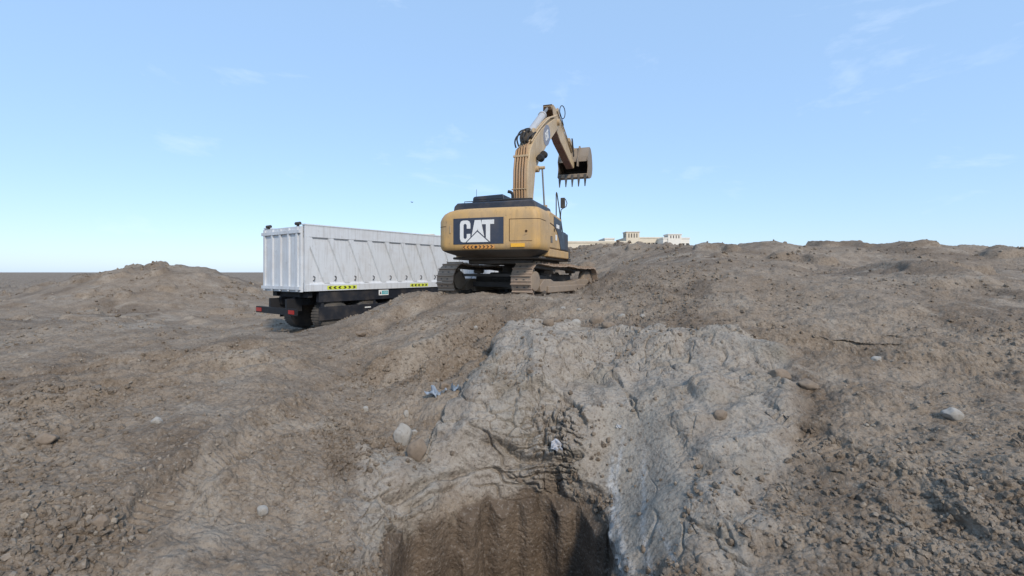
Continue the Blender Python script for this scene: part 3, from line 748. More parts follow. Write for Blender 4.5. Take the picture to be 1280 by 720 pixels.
def on_plan(t, off=.004):
    x = np.interp(t, pl_s, PL[:, 0]); y = np.interp(t, pl_s, PL[:, 1])
    x2 = np.interp(t + .02, pl_s, PL[:, 0]); y2 = np.interp(t + .02, pl_s, PL[:, 1]); x1 = np.interp(t - .02, pl_s, PL[:, 0]); y1 = np.interp(t - .02, pl_s, PL[:, 1])
    d = Vector((x2 - x1, y2 - y1, 0)).normalized(); nrm = Vector((-d.y, d.x, 0))
    if nrm.y > 0 and abs(nrm.y) > .3: nrm = -nrm
    if x > 1.2 and nrm.x < 0: nrm = -nrm
    if x < -1.2 and nrm.x > 0: nrm = -nrm
    return x + nrm.x * off, y + nrm.y * off
def skin_poly(mb, poly, off, mi=0, th=.006):
    """flat lettering polygon (l,h) laid on the rear face with a little thickness"""
    f = [(on_plan(t_of_l(l), off + th)[0], on_plan(t_of_l(l), off + th)[1], h) for l, h in poly]
    b = [(on_plan(t_of_l(l), off - .004)[0], on_plan(t_of_l(l), off - .004)[1], h) for l, h in poly]
    n = len(poly)
    mb.add(f + b, [list(range(n)), list(range(n, 2 * n))[::-1]] + [(i, (i + 1) % n, n + (i + 1) % n, n + i) for i in range(n)], mi)
def skin_strip(mb, t0, t1, h0, h1, off=.004, mi=0, n=24, hf=None):
    vs = []; fs = []
    for i in range(n + 1):
        t = t0 + (t1 - t0) * i / n; x, y = on_plan(t, off); x_, y_ = on_plan(t, -.01); dh = hf(i / n) if hf else 0
        vs += [(x, y, h0 + dh), (x, y, h1 + dh), (x_, y_, h1 + dh), (x_, y_, h0 + dh)]
    for i in range(n):
        for k in range(4): fs.append((i * 4 + k, i * 4 + (k + 1) % 4, (i + 1) * 4 + (k + 1) % 4, (i + 1) * 4 + k))
    fs += [(0, 1, 2, 3), tuple(4 * n + k for k in (3, 2, 1, 0))]
    mb.add(vs, fs, mi)
# logo plate with a raised rim
m = MB(); skin_strip(m, t_of_l(.51), t_of_l(-.90), 1.475, 2.155, .010, 0)
m.build('logo_plate', M_plate, CW, smooth=0)
m = MB()
m_ = MB()
def shift(poly, dx, dy, sx=1, sy=1): return [(dx + x * sx, dy + y * sy) for x, y in poly]
# letters in a 0..1 box; the face is read with left at negative l
Cc = [(0, .16), (0, .84), (.10, .96), (.28, 1), (.72, 1), (.90, .95), (1, .84), (1, .62), (.66, .62), (.66, .78), (.58, .84), (.42, .84), (.34, .78), (.34, .22), (.42, .16), (.58, .16), (.66, .22), (.66, .38), (1, .38), (1, .16), (.90, .04), (.72, 0), (.28, 0), (.10, .04)]
Aa_L = [(0, 0), (.30, 1), (.50, 1), (.50, .72), (.30, 0)]
Aa_R = [(1, 0), (.70, 1), (.50, 1), (.50, .72), (.70, 0)]
Tt = [(0, 1), (1, 1), (1, .80), (.68, .80), (.68, 0), (.34, 0), (.34, .80), (0, .80)]
LX0, LH0, LHH = -.70, 1.525, .57
def letter(poly, x0, w, h0=LH0, hh=LHH, off=.012, mi=0, mb=m): skin_poly(mb, shift(poly, x0, h0, w, hh), off, mi)
# C split in convex-ish strips to stay on the curve
letter(Cc, LX0, .30); letter([(0, 0), (.30, 1), (.50, 1), (.50, .62), (.36, 0)], LX0 + .30, .42); letter([(1, 0), (.70, 1), (.50, 1), (.50, .62), (.64, 0)], LX0 + .30, .42)
letter(Tt, LX0 + .62, .34)
skin_poly(m, [(-.56, 1.500), (-.20, 1.832), (.18, 1.500)], .016, 1)
skin_poly(m, [(-.50, 1.522), (-.20, 1.792), (.115, 1.522)], .020, 0)
m.build('logo_lettering', [M_white, M_plate], CW, smooth=0)
# chevrons beneath the plate
m = MB(); skin_strip(m, t_of_l(.26), t_of_l(-.62), 1.355, 1.445, .006, 0)
for k in range(8):
    l = -.57 + k * .108; h = 1.40; w = .05; th_ = .028
    if k in (3,): poly = [(l - .05, h), (l, h + .04), (l + .05, h), (l, h - .04)]
    else:
        dr = -1 if k < 3 else 1
        poly = [(l - dr * .03, h + .038), (l - dr * .03 + dr * th_, h + .038), (l + dr * .045, h), (l - dr * .03 + dr * th_, h - .038), (l - dr * .03, h - .038), (l + dr * .045 - dr * th_, h)]
    skin_poly(m, poly, .010, 1, .004)
m.build('chevron_sticker', [M_orange, M_black], CW, smooth=0)
m = MB(); skin_strip(m, t_of_l(1.06), t_of_l(.70), 1.385, 1.475, .012); m.build('reflector', M_refl, CW, smooth=0)
# panel gaps: access door on the right of the rear face running round onto the side, a short one on the left corner
m = MB()
skin_strip(m, .45, t_of_l(.66), 2.085, 2.10, .003)
skin_strip(m, t_of_l(.67), t_of_l(.655), 1.53, 2.1, .003, n=2)
skin_strip(m, t_of_l(.67), t_of_l(1.25), 1.53, 1.542, .003)
skin_strip(m, t_of_l(-1.13), pl_s[-1] - .45, 1.95, 1.965, .003)
m.build('panel_gap', M_seam, CW, smooth=0)
m = MB(); m.lathe([(0, .032), (-.012, .032), (-.012, .02)], (1.10, on_plan(t_of_l(1.1), 0)[1], 1.78), 'y', 14); m.build('bolt_cover', M_seam, CW)
m = MB(); skin_strip(m, t_of_l(-.985), t_of_l(-1.01), 1.78, 1.98, .02); m.build('grab_edge', M_yel2, CW, smooth=0)

# upper frame, engine house and side panels
m = MB(); m.box(-1.40, 1.40, -2.28, .35, 1.17, 1.40); m.box(-1.15, 1.15, .35, 1.5, 1.15, 1.45); m.build('upper_frame', M_yel, EX, bevel=.03)
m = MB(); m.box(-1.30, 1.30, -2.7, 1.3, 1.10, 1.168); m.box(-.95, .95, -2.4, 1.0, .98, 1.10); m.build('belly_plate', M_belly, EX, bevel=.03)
m = MB(); m.prism([(-2.29, 1.402), (-2.29, 2.38), (-2.22, 2.43), (-.80, 2.36), (-.76, 2.30), (-.76, 1.402)], .45, 1.415, 'x')
SPN = m.build('side_panel', M_yel, EX, bevel=.05, seg=3)
m = MB(); m.prism([(-1.80, 2.33), (-.80, 2.27), (-.78, 1.43), (-.95, 1.42), (-1.15, 1.72), (-1.42, 1.93), (-1.80, 2.06)], 1.414, 1.421, 'x'); m.build('dark_panel', M_navy, SPN, smooth=0)
m = MB(); 
ptsl = [(-2.25, 2.085), (-1.80, 2.045), (-1.42, 1.915), (-1.15, 1.705), (-.93, 1.41)]
for a, b in zip(ptsl, ptsl[1:]): m.prism([a, (a[0], a[1] + .022), (b[0], b[1] + .022), b], 1.416, 1.4235, 'x')
m.build('trim_line', M_seam, SPN, smooth=0)
m = MB(); m.box(1.42, 1.4235, -1.50, -1.12, 2.02, 2.13); m.box(1.42, 1.4235, -1.62, -1.42, 1.66, 1.88 - .06); m.build('sticker', M_white, SPN, smooth=0)
m = MB(); m.box(1.416, 1.423, -2.18, -1.98, 1.56, 1.74); 
for k in range(5): m.box(1.42, 1.428, -2.17, -1.99, 1.575 + k * .032, 1.587 + k * .032, 1)
m.build('vent_grille', [M_blackd, M_rim], SPN, smooth=0)
m = MB(); m.box(1.416, 1.43, -1.78, -1.72, 1.90, 1.98); m.build('latch', M_black, SPN, smooth=0)
m = MB(); m.prism([(-2.29, 1.402), (-2.29, 2.38), (-2.22, 2.43), (-.25, 2.40), (-.2, 2.34), (-.2, 1.402)], -1.415, -.40, 'x'); m.build('side_panel', M_yel, EX, bevel=.05, seg=3)
m = MB(); m.box(-.38, .44, -2.25, -.3, 1.402, 2.3); m.build('engine_bay', M_blackd, EX, bevel=.02)
m = MB(); m.box(.72, 1.40, -.74, .30, 1.402, 1.98); TB = m.build('storage_box', M_navy, EX, bevel=.05, seg=3)
m = MB(); m.box(.76, 1.36, -.70, .10, 1.982, 2.0); m.build('anti_slip_step', M_blackd, TB)
m = MB(); m.box(1.02, 1.39, .31, .62, 1.20, 1.52); m.box(1.02, 1.39, .31, .75, 1.15, 1.19); m.build('access_step', M_blackd, EX, bevel=.01)
# hood
m = MB(); sec = [(-1.28, 2.42), (-1.25, 2.60), (-1.15, 2.685), (1.02, 2.70), (1.14, 2.63), (1.18, 2.42)]
m.prism(sec, -2.72, -1.05, 'y'); HD = m.build('engine_hood', M_navy, EX, bevel=.05, seg=3)
m = MB(); m.prism([(-.82, 2.68), (-.80, 2.86), (-.76, 2.90), (.10, 2.93), (.14, 2.88), (.15, 2.68)], -2.42, -1.5, 'y'); AC = m.build('air_cleaner_box', M_navy, HD, bevel=.03, seg=3)
m = MB(); m.box(-.78, .1, -2.427, -2.421, 2.74, 2.752); m.box(-.78, .1, -2.427, -2.421, 2.80, 2.812); m.build('grille_slot', M_black, AC, smooth=0)
m = MB(); m.tube([(.26, -2.0, 2.66), (.26, -2.0, 2.93), (.25, -2.0, 2.99), (.20, -2.01, 3.04), (.12, -2.03, 3.06)], .045, 12); m.lathe([(0, .07), (.14, .07)], (.26, -2.0, 2.66), 'z', 14); m.build('exhaust_pipe', M_black, HD)
m = MB(); m.tube([(-.78, -2.2, 2.9), (-.78, -2.2, 3.14)], .006, 5); m.build('antenna', M_black, HD)
for x_ in (-1.0, .75):
    m = MB(); m.tube([(x_, -2.55, 2.68), (x_, -2.55, 2.74), (x_ + .25, -2.55, 2.74), (x_ + .25, -2.55, 2.68)], .012, 8); m.build('hood_handle', M_blackd, HD)
m = MB(); m.tube([(-.2, -2.62, 2.715), (.5, -2.62, 2.735), (1.0, -2.6, 2.72)], .028, 8); m.build('hood_pipe', M_black, HD)
# rear handrail on the right and the mirror
m = MB(); m.tube([(1.30, -1.0, 2.2), (1.30, -1.0, 3.08), (1.30, -.96, 3.14), (1.30, -.90, 3.12), (1.30, -.52, 2.6), (1.30, -.1, 2.0)], .017, 8)
m.tube([(1.32, -.55, 1.98), (1.32, -.58, 2.62)], .014, 8); m.build('handrail', M_blackd, EX)
m = MB(); m.tube([(1.33, -.55, 2.42), (1.36, -.6, 2.66), (1.44, -.66, 2.70), (1.52, -.62, 2.75), (1.545, -.6, 2.86), (1.50, -.6, 2.98), (1.42, -.62, 3.0)], .013, 8); MR = m.build('mirror_arm', M_black, EX)
m = MB(); m.box(1.36, 1.50, -.70, -.64, 2.70, 3.02); m.build('mirror', [M_blackd], MR, bevel=.02, seg=3)
# cab on the left, mostly behind the engine house
m = MB()
cabp = [(-.02, 1.42), (-.02, 3.02), (.15, 3.1), (1.55, 3.1), (1.78, 3.0), (1.95, 2.0), (1.9, 1.42)]
m.prism([(-.0, 1.42), (-.0, 2.1), (1.93, 2.0), (1.88, 1.42)], -1.41, -.47, 'x'); m.prism([(-.02, 2.98), (.12, 3.1), (1.58, 3.1), (1.80, 2.98)], -1.41, -.47, 'x')
for x_ in (-1.41, -.54):
    for a, b in (((0, 2.1), (0, 3.0)), ((.95, 2.05), (.95, 3.0)), ((1.92, 2.0), (1.76, 3.0))):
        m.prism([(a[0], a[1]), (b[0], b[1]), (b[0] + .07, b[1]), (a[0] + .07, a[1])], x_, x_ + .07, 'x')
CB = m.build('cab', M_yel, EX, bevel=.02)
m = MB(); m.prism([(.03, 2.1), (.03, 2.98), (1.76, 2.98), (1.93, 2.0)], -1.385, -.505, 'x'); m.build('window', M_glass, CB)
m = MB(); m.box(-.35, .35, -.6, 1.2, 1.402, 1.5); m.lathe([(-.38, .16), (.38, .16)], (0, .1, 1.95), 'x', 20); m.box(-.40, -.34, -.15, .45, 1.45, 2.15); m.box(.34, .40, -.15, .45, 1.45, 2.15); m.build('boom_bracket', M_yel, EX, bevel=.01)
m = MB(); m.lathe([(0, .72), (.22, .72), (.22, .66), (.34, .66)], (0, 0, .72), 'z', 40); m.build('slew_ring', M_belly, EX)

# boom (profile in y,z)
BW = .235
boomp = [(-.17, 1.92), (-.30, 2.5), (-.38, 3.3), (-.34, 4.1), (-.12, 4.72), (.40, 5.22), (1.4, 5.86), (3.4, 6.86), (3.82, 7.02), (4.02, 6.98), (4.08, 6.82), (3.98, 6.62), (2.5, 5.70), (1.25, 4.84), (.52, 4.15), (.28, 3.3), (.16, 2.5), (.12, 1.95), (.0, 1.82)]
m = MB(); m.prism(boomp, -BW, BW, 'x'); BM = m.build('boom', M_yel2, EX, bevel=.025, seg=3)
m = MB(); m.lathe([(-.33, .13), (.33, .13)], (0, 3.86, 6.83), 'x', 20); m.lathe([(-.34, .07), (.34, .07)], (0, 3.86, 6.83), 'x', 16)
m.lathe([(-.33, .11), (.33, .11)], (0, .62, 4.25), 'x', 20); m.build('pivot_boss', M_yel2, BM)
# boom decal: grey disc with white lettering, right face
m = MB(); dc = (2.05, 5.80); 
disc = [(dc[0] + .56 * math.cos(t) * math.cos(.55) - .36 * math.sin(t) * math.sin(.55), dc[1] + .56 * math.cos(t) * math.sin(.55) + .36 * math.sin(t) * math.cos(.55)) for t in [2 * PI * k / 32 for k in range(32)]]
def side_letters(mb, side):
    m_off = BW * side
    mb.prism(disc, m_off, m_off + .006 * side, 'x', 0)
    def put(poly, x0, w, mi):
        q = []
        for x, y in poly:
            u = (x0 + x * w) * (1 if side > 0 else -1); v = (y - .5) * .30
            q.append((dc[0] + u * math.cos(.55) - v * math.sin(.55), dc[1] - .0 + u * math.sin(.55) + v * math.cos(.55)))
        mb.prism(q, m_off + .006 * side, m_off + .012 * side, 'x', mi)
    put(Cc, -.27, .17, 1); put([(0, 0), (.30, 1), (.50, 1), (.50, .62), (.36, 0)], -.095, .24, 1); put([(1, 0), (.70, 1), (.50, 1), (.50, .62), (.64, 0)], -.095, .24, 1); put(Tt, .09, .19, 1)
M_decal = paint('slate blue decal', (.17, .20, .27), .45, .3)
side_letters(m, 1); m.build('logo_decal', [M_decal, M_white], BM, smooth=0)
# five hydraulic pipes up the back of the boom
def back(h):   # back surface y at height
    P_ = boomp[:7]; return float(np.interp(h, [p[1] for p in P_], [p[0] for p in P_]))
xs_ = [-.22, -.13, -.04, .05, .14]
for k, x_ in enumerate(xs_):
    m = MB(); hs = np.linspace(2.28, 4.55, 9); pts = [(x_, back(h) - .075, h) for h in hs]
    top = 4.7 + .04 * k
    pts += [(x_ + .01, back(4.7) - .085, top), (x_ + .03, back(4.85) - .07, top + .12)]
    m.tube(pts, .031, 9); m.build('hydraulic_pipe', M_line, BM)
m = MB()
for h in (2.36, 4.50): m.box(-.29, .20, back(h) - .125, back(h) - .03, h - .035, h + .035)
m.box(-.29, .20, back(3.4) - .118, back(3.4) - .03, 3.39, 3.42)
m.build('pipe_clamp', M_yel2, BM, bevel=.01)
for k, x_ in enumerate(xs_):    # rubber hoses below the clamp into the machine
    m = MB(); m.tube([(x_, back(2.3) - .075, 2.30), (x_ - .01, back(2.2) - .10, 2.12), (x_ + .02, -.34, 1.9), (x_ + .03, -.30, 1.6)], .03, 8); m.build('hose', M_black, BM)
hz = [[(-.20, -.28, 4.78), (-.24, -.28, 4.98), (-.22, -.08, 5.22), (-.12, .2, 5.38), (-.1, .45, 5.42)],
      [(-.11, -.27, 4.82), (-.16, -.30, 5.06), (-.13, -.06, 5.36), (-.05, .25, 5.50), (0, .55, 5.5)],
      [(-.01, -.25, 4.86), (-.06, -.26, 5.12), (-.02, 0, 5.42), (.04, .4, 5.58), (.05, .7, 5.58)],
      [(.08, -.22, 4.9), (.04, -.26, 5.16), (.10, .05, 5.42), (.16, .4, 5.42)],
      [(.18, -.2, 4.95), (.17, -.15, 5.12), (.2, .2, 5.32), (.22, .6, 5.5)]]
def smooth_path(P_, n=5):
    P_ = [Vector(p) for p in P_]; out = []
    for i in range(len(P_) - 1):
        p0 = P_[max(i - 1, 0)]; p1 = P_[i]; p2 = P_[i + 1]; p3 = P_[min(i + 2, len(P_) - 1)]
        for k in range(n):
            t = k / n; out.append(.5 * ((2 * p1) + (p2 - p0) * t + (2 * p0 - 5 * p1 + 4 * p2 - p3) * t * t + (3 * p1 - p0 - 3 * p2 + p3) * t ** 3))
    out.append(P_[-1]); return out
for p in hz:
    m = MB(); m.tube(smooth_path(p), .026, 8); m.build('hose', M_black, BM)
m = MB(); m.box(-.2, .22, .18, .5, 5.2, 5.42); m.box(-.12, .1, .02, .2, 5.05, 5.34); m.build('valve_block', M_blackd, BM, bevel=.02)
# pipes along the upper boom, on its top right edge
for off in (.0, .09):
    m = MB(); m.tube(smooth_path([(.20 - off, .1, 5.05), (.24 - off, .9, 5.66), (.24 - off, 2.2, 6.44), (.24 - off, 3.1, 6.82), (.27 - off, 3.62, 7.04)]), .03, 9); m.build('hydraulic_pipe', M_yel2, BM)
# work lamps on the right of the bend
for (y_, z_) in ((.62, 4.62), (1.05, 4.84)):
    m = MB(); m.box(.235, .33, y_ - .03, y_ + .03, z_ - .03, z_ + .03); m.lathe([(-.10, .09), (-.06, .12), (.09, .125), (.10, .11)], (.38, y_, z_), 'y', 18); WL = m.build('work_lamp', M_black, BM)
    m = MB(); m.lathe([(.101, .10), (.108, .10)], (.38, y_, z_), 'y', 18); m.build('lamp_lens', M_lamp, WL)
# cylinders
def cyl(name, a, b, frac, r1, r2, parent, m1=M_yel2, m2=M_steel):
    a = Vector(a); b = Vector(b); c = a.lerp(b, frac)
    m = MB(); m.tube([a, a.lerp(b, .01), c.lerp(a, .05), c.lerp(a, .049), c], [r1, r1, r1, r1 * 1.18, r1 * 1.18], 18); o = m.build(name, m1, parent)
    m = MB(); m.tube([c, b], r2, 14); m.build('piston_rod', m2, o)
    m = MB()
    for q, rr_ in ((a, r1 * 1.05), (b, r1 * .62)): m.lathe([(-.09, rr_), (.09, rr_)], q, 'x', 16)
    m.build('cylinder_eye', m1, o)
    return o
for x_ in (-.44, .44): cyl('boom_cylinder', (x_, 1.25, 1.55), (x_, .62, 4.28), .55, .088, .030, EX)
m = MB(); m.box(-.5, .5, 1.1, 1.4, 1.42, 1.7); m.build('cylinder_bracket', M_yel, EX, bevel=.02)
cyl('stick_cylinder', (0, .62, 5.50), (0, 3.20, 7.24), .66, .135, .055, EX, M_silver)
m = MB(); m.prism([(.35, 5.2), (.5, 5.62), (.78, 5.65), (1.1, 5.66)], -.2, -.12, 'x'); m.prism([(.35, 5.2), (.5, 5.62), (.78, 5.65), (1.1, 5.66)], .12, .2, 'x'); m.build('cylinder_bracket', M_yel2, BM)
# stick
stp = [(3.12, 7.10), (3.05, 7.22), (3.20, 7.35), (3.45, 7.40), (3.98, 7.38), (5.5, 6.86), (7.50, 6.14), (7.70, 6.05), (7.74, 5.90), (7.62, 5.76), (7.4, 5.74), (4.7, 6.26), (4.05, 6.48), (3.80, 6.62), (3.42, 6.80)]
m = MB(); m.prism(stp, -.175, .175, 'x'); ST = m.build('stick', M_yel2, EX, bevel=.02, seg=3)
m = MB(); m.prism([(3.10, 7.09), (3.34, 6.85), (3.44, 6.81), (3.10, 7.32)], -.178, .178, 'x'); m.box(-.14, .14, 3.02, 3.3, 7.07, 7.22); m.build('stick_end', M_seam, ST)
m = MB(); m.prism([(3.84, 6.58), (4.70, 6.24), (7.40, 5.725), (7.40, 5.70), (4.70, 6.22), (3.82, 6.56)], -.155, .155, 'x'); m.build('stick_underside_shade', paint('shaded red brown underside', (.16, .065, .045), .8, .3), ST)  # added plate: the stick underside's brown dirt and shade put into colour
cyl('bucket_cylinder', (0, 4.35, 7.46), (0, 6.85, 6.90), .62, .085, .042, EX)
m = MB(); m.prism([(4.15, 7.26), (4.25, 7.56), (4.45, 7.58), (4.75, 7.06)], -.15, -.10, 'x'); m.prism([(4.15, 7.26), (4.25, 7.56), (4.45, 7.58), (4.75, 7.06)], .10, .15, 'x'); m.build('cylinder_bracket', M_yel2, ST)
m = MB()
for x_ in (-.24, .24): m.prism([(6.78, 6.98), (6.9, 7.0), (7.30, 6.28), (7.18, 6.2)], x_ - .025, x_ + .025, 'x')
m.build('bucket_rocker', M_blackd, EX, bevel=.008)
m = MB(); m.prism([(6.80, 7.02), (6.95, 7.05), (8.12, 6.80), (8.08, 6.68), (6.85, 6.85)], -.13, .13, 'x'); m.build('bucket_link', M_yel2, EX, bevel=.02)
# hose loop over the stick
m = MB(); lp = [(.22 + .02 * math.cos(t), 4.52 + .34 * math.sin(t) * .7, 7.52 + .30 * (1 - math.cos(t))) for t in [2 * PI * k / 20 for k in range(20)]]
m.tube([(.26, 4.10, 7.34)] + [(.30 + .08 * math.sin(t), 4.45 + .16 * math.sin(t), 7.16 + .27 * (1 - math.cos(t))) for t in [-.3 + 2 * PI * k / 20 for k in range(21)]] + [(.25, 4.9, 7.02)], .018, 8); m.build('hose', M_black, ST)
m = MB(); m.tube(smooth_path([(.20, 3.9, 7.32), (.225, 5.0, 6.98), (.225, 6.0, 6.65), (.225, 6.9, 6.35)]), .022, 8); m.build('hydraulic_pipe', M_yel2, ST)
# bucket
BX = .10; BHW = .71
prof = [(7.66, 5.36), (7.9, 5.33), (8.3, 5.36), (8.7, 5.48), (9.0, 5.70), (9.13, 6.0), (9.08, 6.3), (8.9, 6.68), (8.6, 6.88), (8.25, 6.90), (7.98, 6.70), (7.80, 6.40), (7.72, 6.10)]
inner = []
for i, (a, b) in enumerate(prof):
    cx_, cy_ = 8.35, 6.0; d = Vector((cx_ - a, cy_ - b)).normalized(); inner.append((a + d.x * .045, b + d.y * .045))
m = MB(); m.prism(prof + inner[::-1], BX - BHW, BX + BHW, 'x', 0)
BK = m.build('bucket', M_bucket, EX, smooth=30)
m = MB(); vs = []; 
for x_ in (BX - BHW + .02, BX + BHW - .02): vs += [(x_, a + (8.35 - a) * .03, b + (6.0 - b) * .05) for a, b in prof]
n = len(prof); m.add([(x, a + (8.35 - a) * .08, b + (6.0 - b) * .075) for x, a, b in vs], [(i, i + 1, n + i + 1, n + i) for i in range(n - 1)]); m.build('bucket_shade_sheet', M_bucketin, BK)  # added dark sheet, shade of the open bucket put into its colour
sp = [(7.60, 5.36)] + prof[1:-1] + [(7.66, 6.14), (7.78, 5.85), (7.74, 5.66), (7.66, 5.46)]
for x0, x1 in ((BX - BHW - .03, BX - BHW + .005), (BX + BHW - .005, BX + BHW + .03)):
    m = MB(); m.prism(sp, x0, x1, 'x', 0); m.build('side_plate', M_bucket, BK, bevel=.006)
m = MB(); m.prism([(7.60, 5.32), (7.60, 5.48), (7.66, 5.5), (7.72, 5.34)], BX - BHW, BX + BHW, 'x'); m.build('cutting_lip', M_bucket, BK)
for x_ in (-.19, .33 - .02):
    m = MB(); m.prism([(7.45, 5.82), (7.52, 6.12), (7.78, 6.42), (8.0, 6.92), (8.2, 6.98), (8.3, 6.88), (7.9, 6.35), (7.74, 5.85)], x_ + BX * .5 - .02, x_ + BX * .5 + .03, 'x'); m.build('bucket_ear', M_bucket, BK, bevel=.006)
for k in range(5):
    x_ = BX - BHW + .09 + k * (2 * BHW - .18) / 4
    m = MB(); m.add([(x_ - .06, 7.58, 5.46), (x_ + .06, 7.58, 5.46), (x_ + .055, 7.70, 5.42), (x_ - .055, 7.70, 5.42),
                     (x_ - .05, 7.55, 5.22), (x_ + .05, 7.55, 5.22), (x_ + .05, 7.66, 5.20), (x_ - .05, 7.66, 5.20),
                     (x_ - .022, 7.545, 4.86), (x_ + .022, 7.545, 4.86), (x_ + .022, 7.575, 4.86), (x_ - .022, 7.575, 4.86)],
                    [(0, 1, 2, 3), (0, 4, 5, 1), (1, 5, 6, 2), (2, 6, 7, 3), (3, 7, 4, 0), (4, 8, 9, 5), (5, 9, 10, 6), (6, 10, 11, 7), (7, 11, 8, 4), (8, 11, 10, 9)])
    m.build('bucket_tooth', M_tooth, BK, bevel=.006)

# undercarriage, turned 12.5 degrees further right than the house
RU = Matrix.Rotation(-(A_UC - A_EX), 4, 'Z')
TR, TL, TH_ = .45, 2.02, .47
def track_path(n):
    """closed belt path in (y,z): bottom flat, round ends, slightly sagging top"""
    P_ = []
    N_ = 400
    for i in range(40): P_.append((-TL + 2 * TL * i / 40, .03))
    for i in range(30): t = -PI / 2 + PI * i / 30; P_.append((TL + .42 * math.cos(t), .03 + .42 + .42 * math.sin(t)))
    for i in range(40):
        u = i / 40; P_.append((TL - 2 * TL * u, .87 + .10 * u - .035 * math.sin(PI * ((u * 2) % 1)) ))
    for i in range(30): t = PI / 2 + PI * i / 30; P_.append((-TL + .46 * math.cos(t), .03 + .47 + .47 * math.sin(t)))
    P_ = np.array(P_); Pc = np.vstack([P_, P_[:1]]); s = np.concatenate([[0], np.cumsum(np.hypot(*np.diff(Pc, axis=0).T))])
    u = np.arange(n) / n * s[-1]; return np.stack([np.interp(u, s, Pc[:, 0]), np.interp(u, s, Pc[:, 1])], 1), s[-1]
for side in (-1, 1):
    xc = 1.30 * side; NS = 54
    Pt, Ln = track_path(NS); pitch = Ln / NS; m = MB()
    for k in range(NS):
        p = Pt[k]; q = Pt[(k + 1) % NS]; o_ = Pt[k - 1]; d = Vector((q[0] - o_[0], q[1] - o_[1])).normalized(); nn = Vector((d.y, -d.x))
        def W_(a, b): return (p[0] + d.x * a + nn.x * b, p[1] + d.y * a + nn.y * b)
        hw = pitch * .5
        j = random.uniform(-.010, .010)
        m.prism([W_(-hw * .96, .0 + j), W_(-hw * .96, .028 + j), W_(-hw * .72, .03 + j), W_(-hw * .70, .078 + j), W_(-hw * .48, .078 + j), W_(-hw * .48, .03 + j), W_(-hw * .05, .026 + j), W_(-.01, .034 + j), W_(.012, .034 + j), W_(hw * .1, .026 + j),
                 W_(hw * .55, .026 + j), W_(hw * .6, .030 + j), W_(hw * .78, .030 + j), W_(hw * .80, .02 + j), W_(hw * 1.02, .012 + j), W_(hw * 1.02, -.008 + j), W_(hw * .9, 0 + j)], xc - .31, xc + .31, 'x', 0)
        for xx in (-.13, .09): m.prism([W_(hw * .15, .02), W_(hw * .15, .032), W_(hw * .5, .032), W_(hw * .5, .02)], xc + xx - .03, xc + xx + .03, 'x', 1)
        for xx in (-.1, .1): m.prism([W_(-hw * 1.1, -.09), W_(-hw * 1.1, -.0), W_(hw * 1.1, -.0), W_(hw * 1.1, -.09)], xc + xx - .03, xc + xx + .03, 'x', 1)
    m.build('track', [M_track, M_trackd], EX, smooth=0, rot=RU)
    m = MB(); m.prism([(-1.66, .18), (-1.70, .36), (-1.45, .54), (-1.0, .54), (-.8, .47), (.6, .44), (1.2, .52), (1.62, .52), (1.95, .50), (1.95, .38), (1.6, .24), (1.45, .18)], xc - .17, xc + .17, 'x')
    m.prism([(-1.3, .14), (-1.3, .34), (1.5, .34), (1.5, .14)], xc - .24, xc + .24, 'x')
    TF = m.build('track_frame', M_frame, EX, bevel=.03, rot=RU)
    m = MB(); m.lathe([(-.10, .30), (-.10, .38), (-.03, .41), (.03, .41), (.10, .38), (.10, .30)], (xc, TL, .46), 'x', 32); m.lathe([(-.22, .10), (.22, .10)], (xc, TL, .46), 'x', 16); m.build('idler_wheel', M_frame, EX, rot=RU)
    m = MB()
    gear = []
    for k in range(42): t = 2 * PI * k / 42; r_ = .40 if (k // 1) % 2 else .35; gear.append((-TL + r_ * math.cos(t), .50 + r_ * math.sin(t)))
    m.prism(gear, xc - .05, xc + .05, 'x'); m.lathe([(-.2, .22), (-.19, .27), (.19, .27), (.2, .22)], (xc, -TL, .50), 'x', 28); m.build('drive_sprocket', M_frame, EX, rot=RU)
    for k in range(8):
        y_ = -1.45 + k * .41; m = MB(); m.lathe([(-.2, .07), (-.16, .09), (-.1, .09), (.1, .09), (.16, .09), (.2, .07)], (xc, y_, .14), 'x', 16); m.build('track_roller', M_trackd, EX, rot=RU)
    for y_ in (-.75, .75):
        m = MB(); m.lathe([(-.15, .08), (.15, .08)], (xc, y_, .78), 'x', 14); m.box(xc - .03, xc + .03, y_ - .05, y_ + .05, .62, .78); m.build('carrier_roller', M_trackd, EX, rot=RU)
m = MB(); m.prism([(-.75, .38), (-.85, .55), (-.6, .74), (.6, .74), (.85, .55), (.75, .38)], -.95, .95, 'x')
for sy in (-1, 1):
    for sx in (-1, 1): m.prism([(sx * .6, sy * .15), (sx * .6, sy * .72), (sx * 1.14, sy * 1.15), (sx * 1.14, sy * .62)], .36, .66, 'z')
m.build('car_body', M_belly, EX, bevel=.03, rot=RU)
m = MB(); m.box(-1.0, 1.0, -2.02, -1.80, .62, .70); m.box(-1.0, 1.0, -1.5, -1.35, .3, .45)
m.build('cross_beam', M_belly, EX, rot=RU)
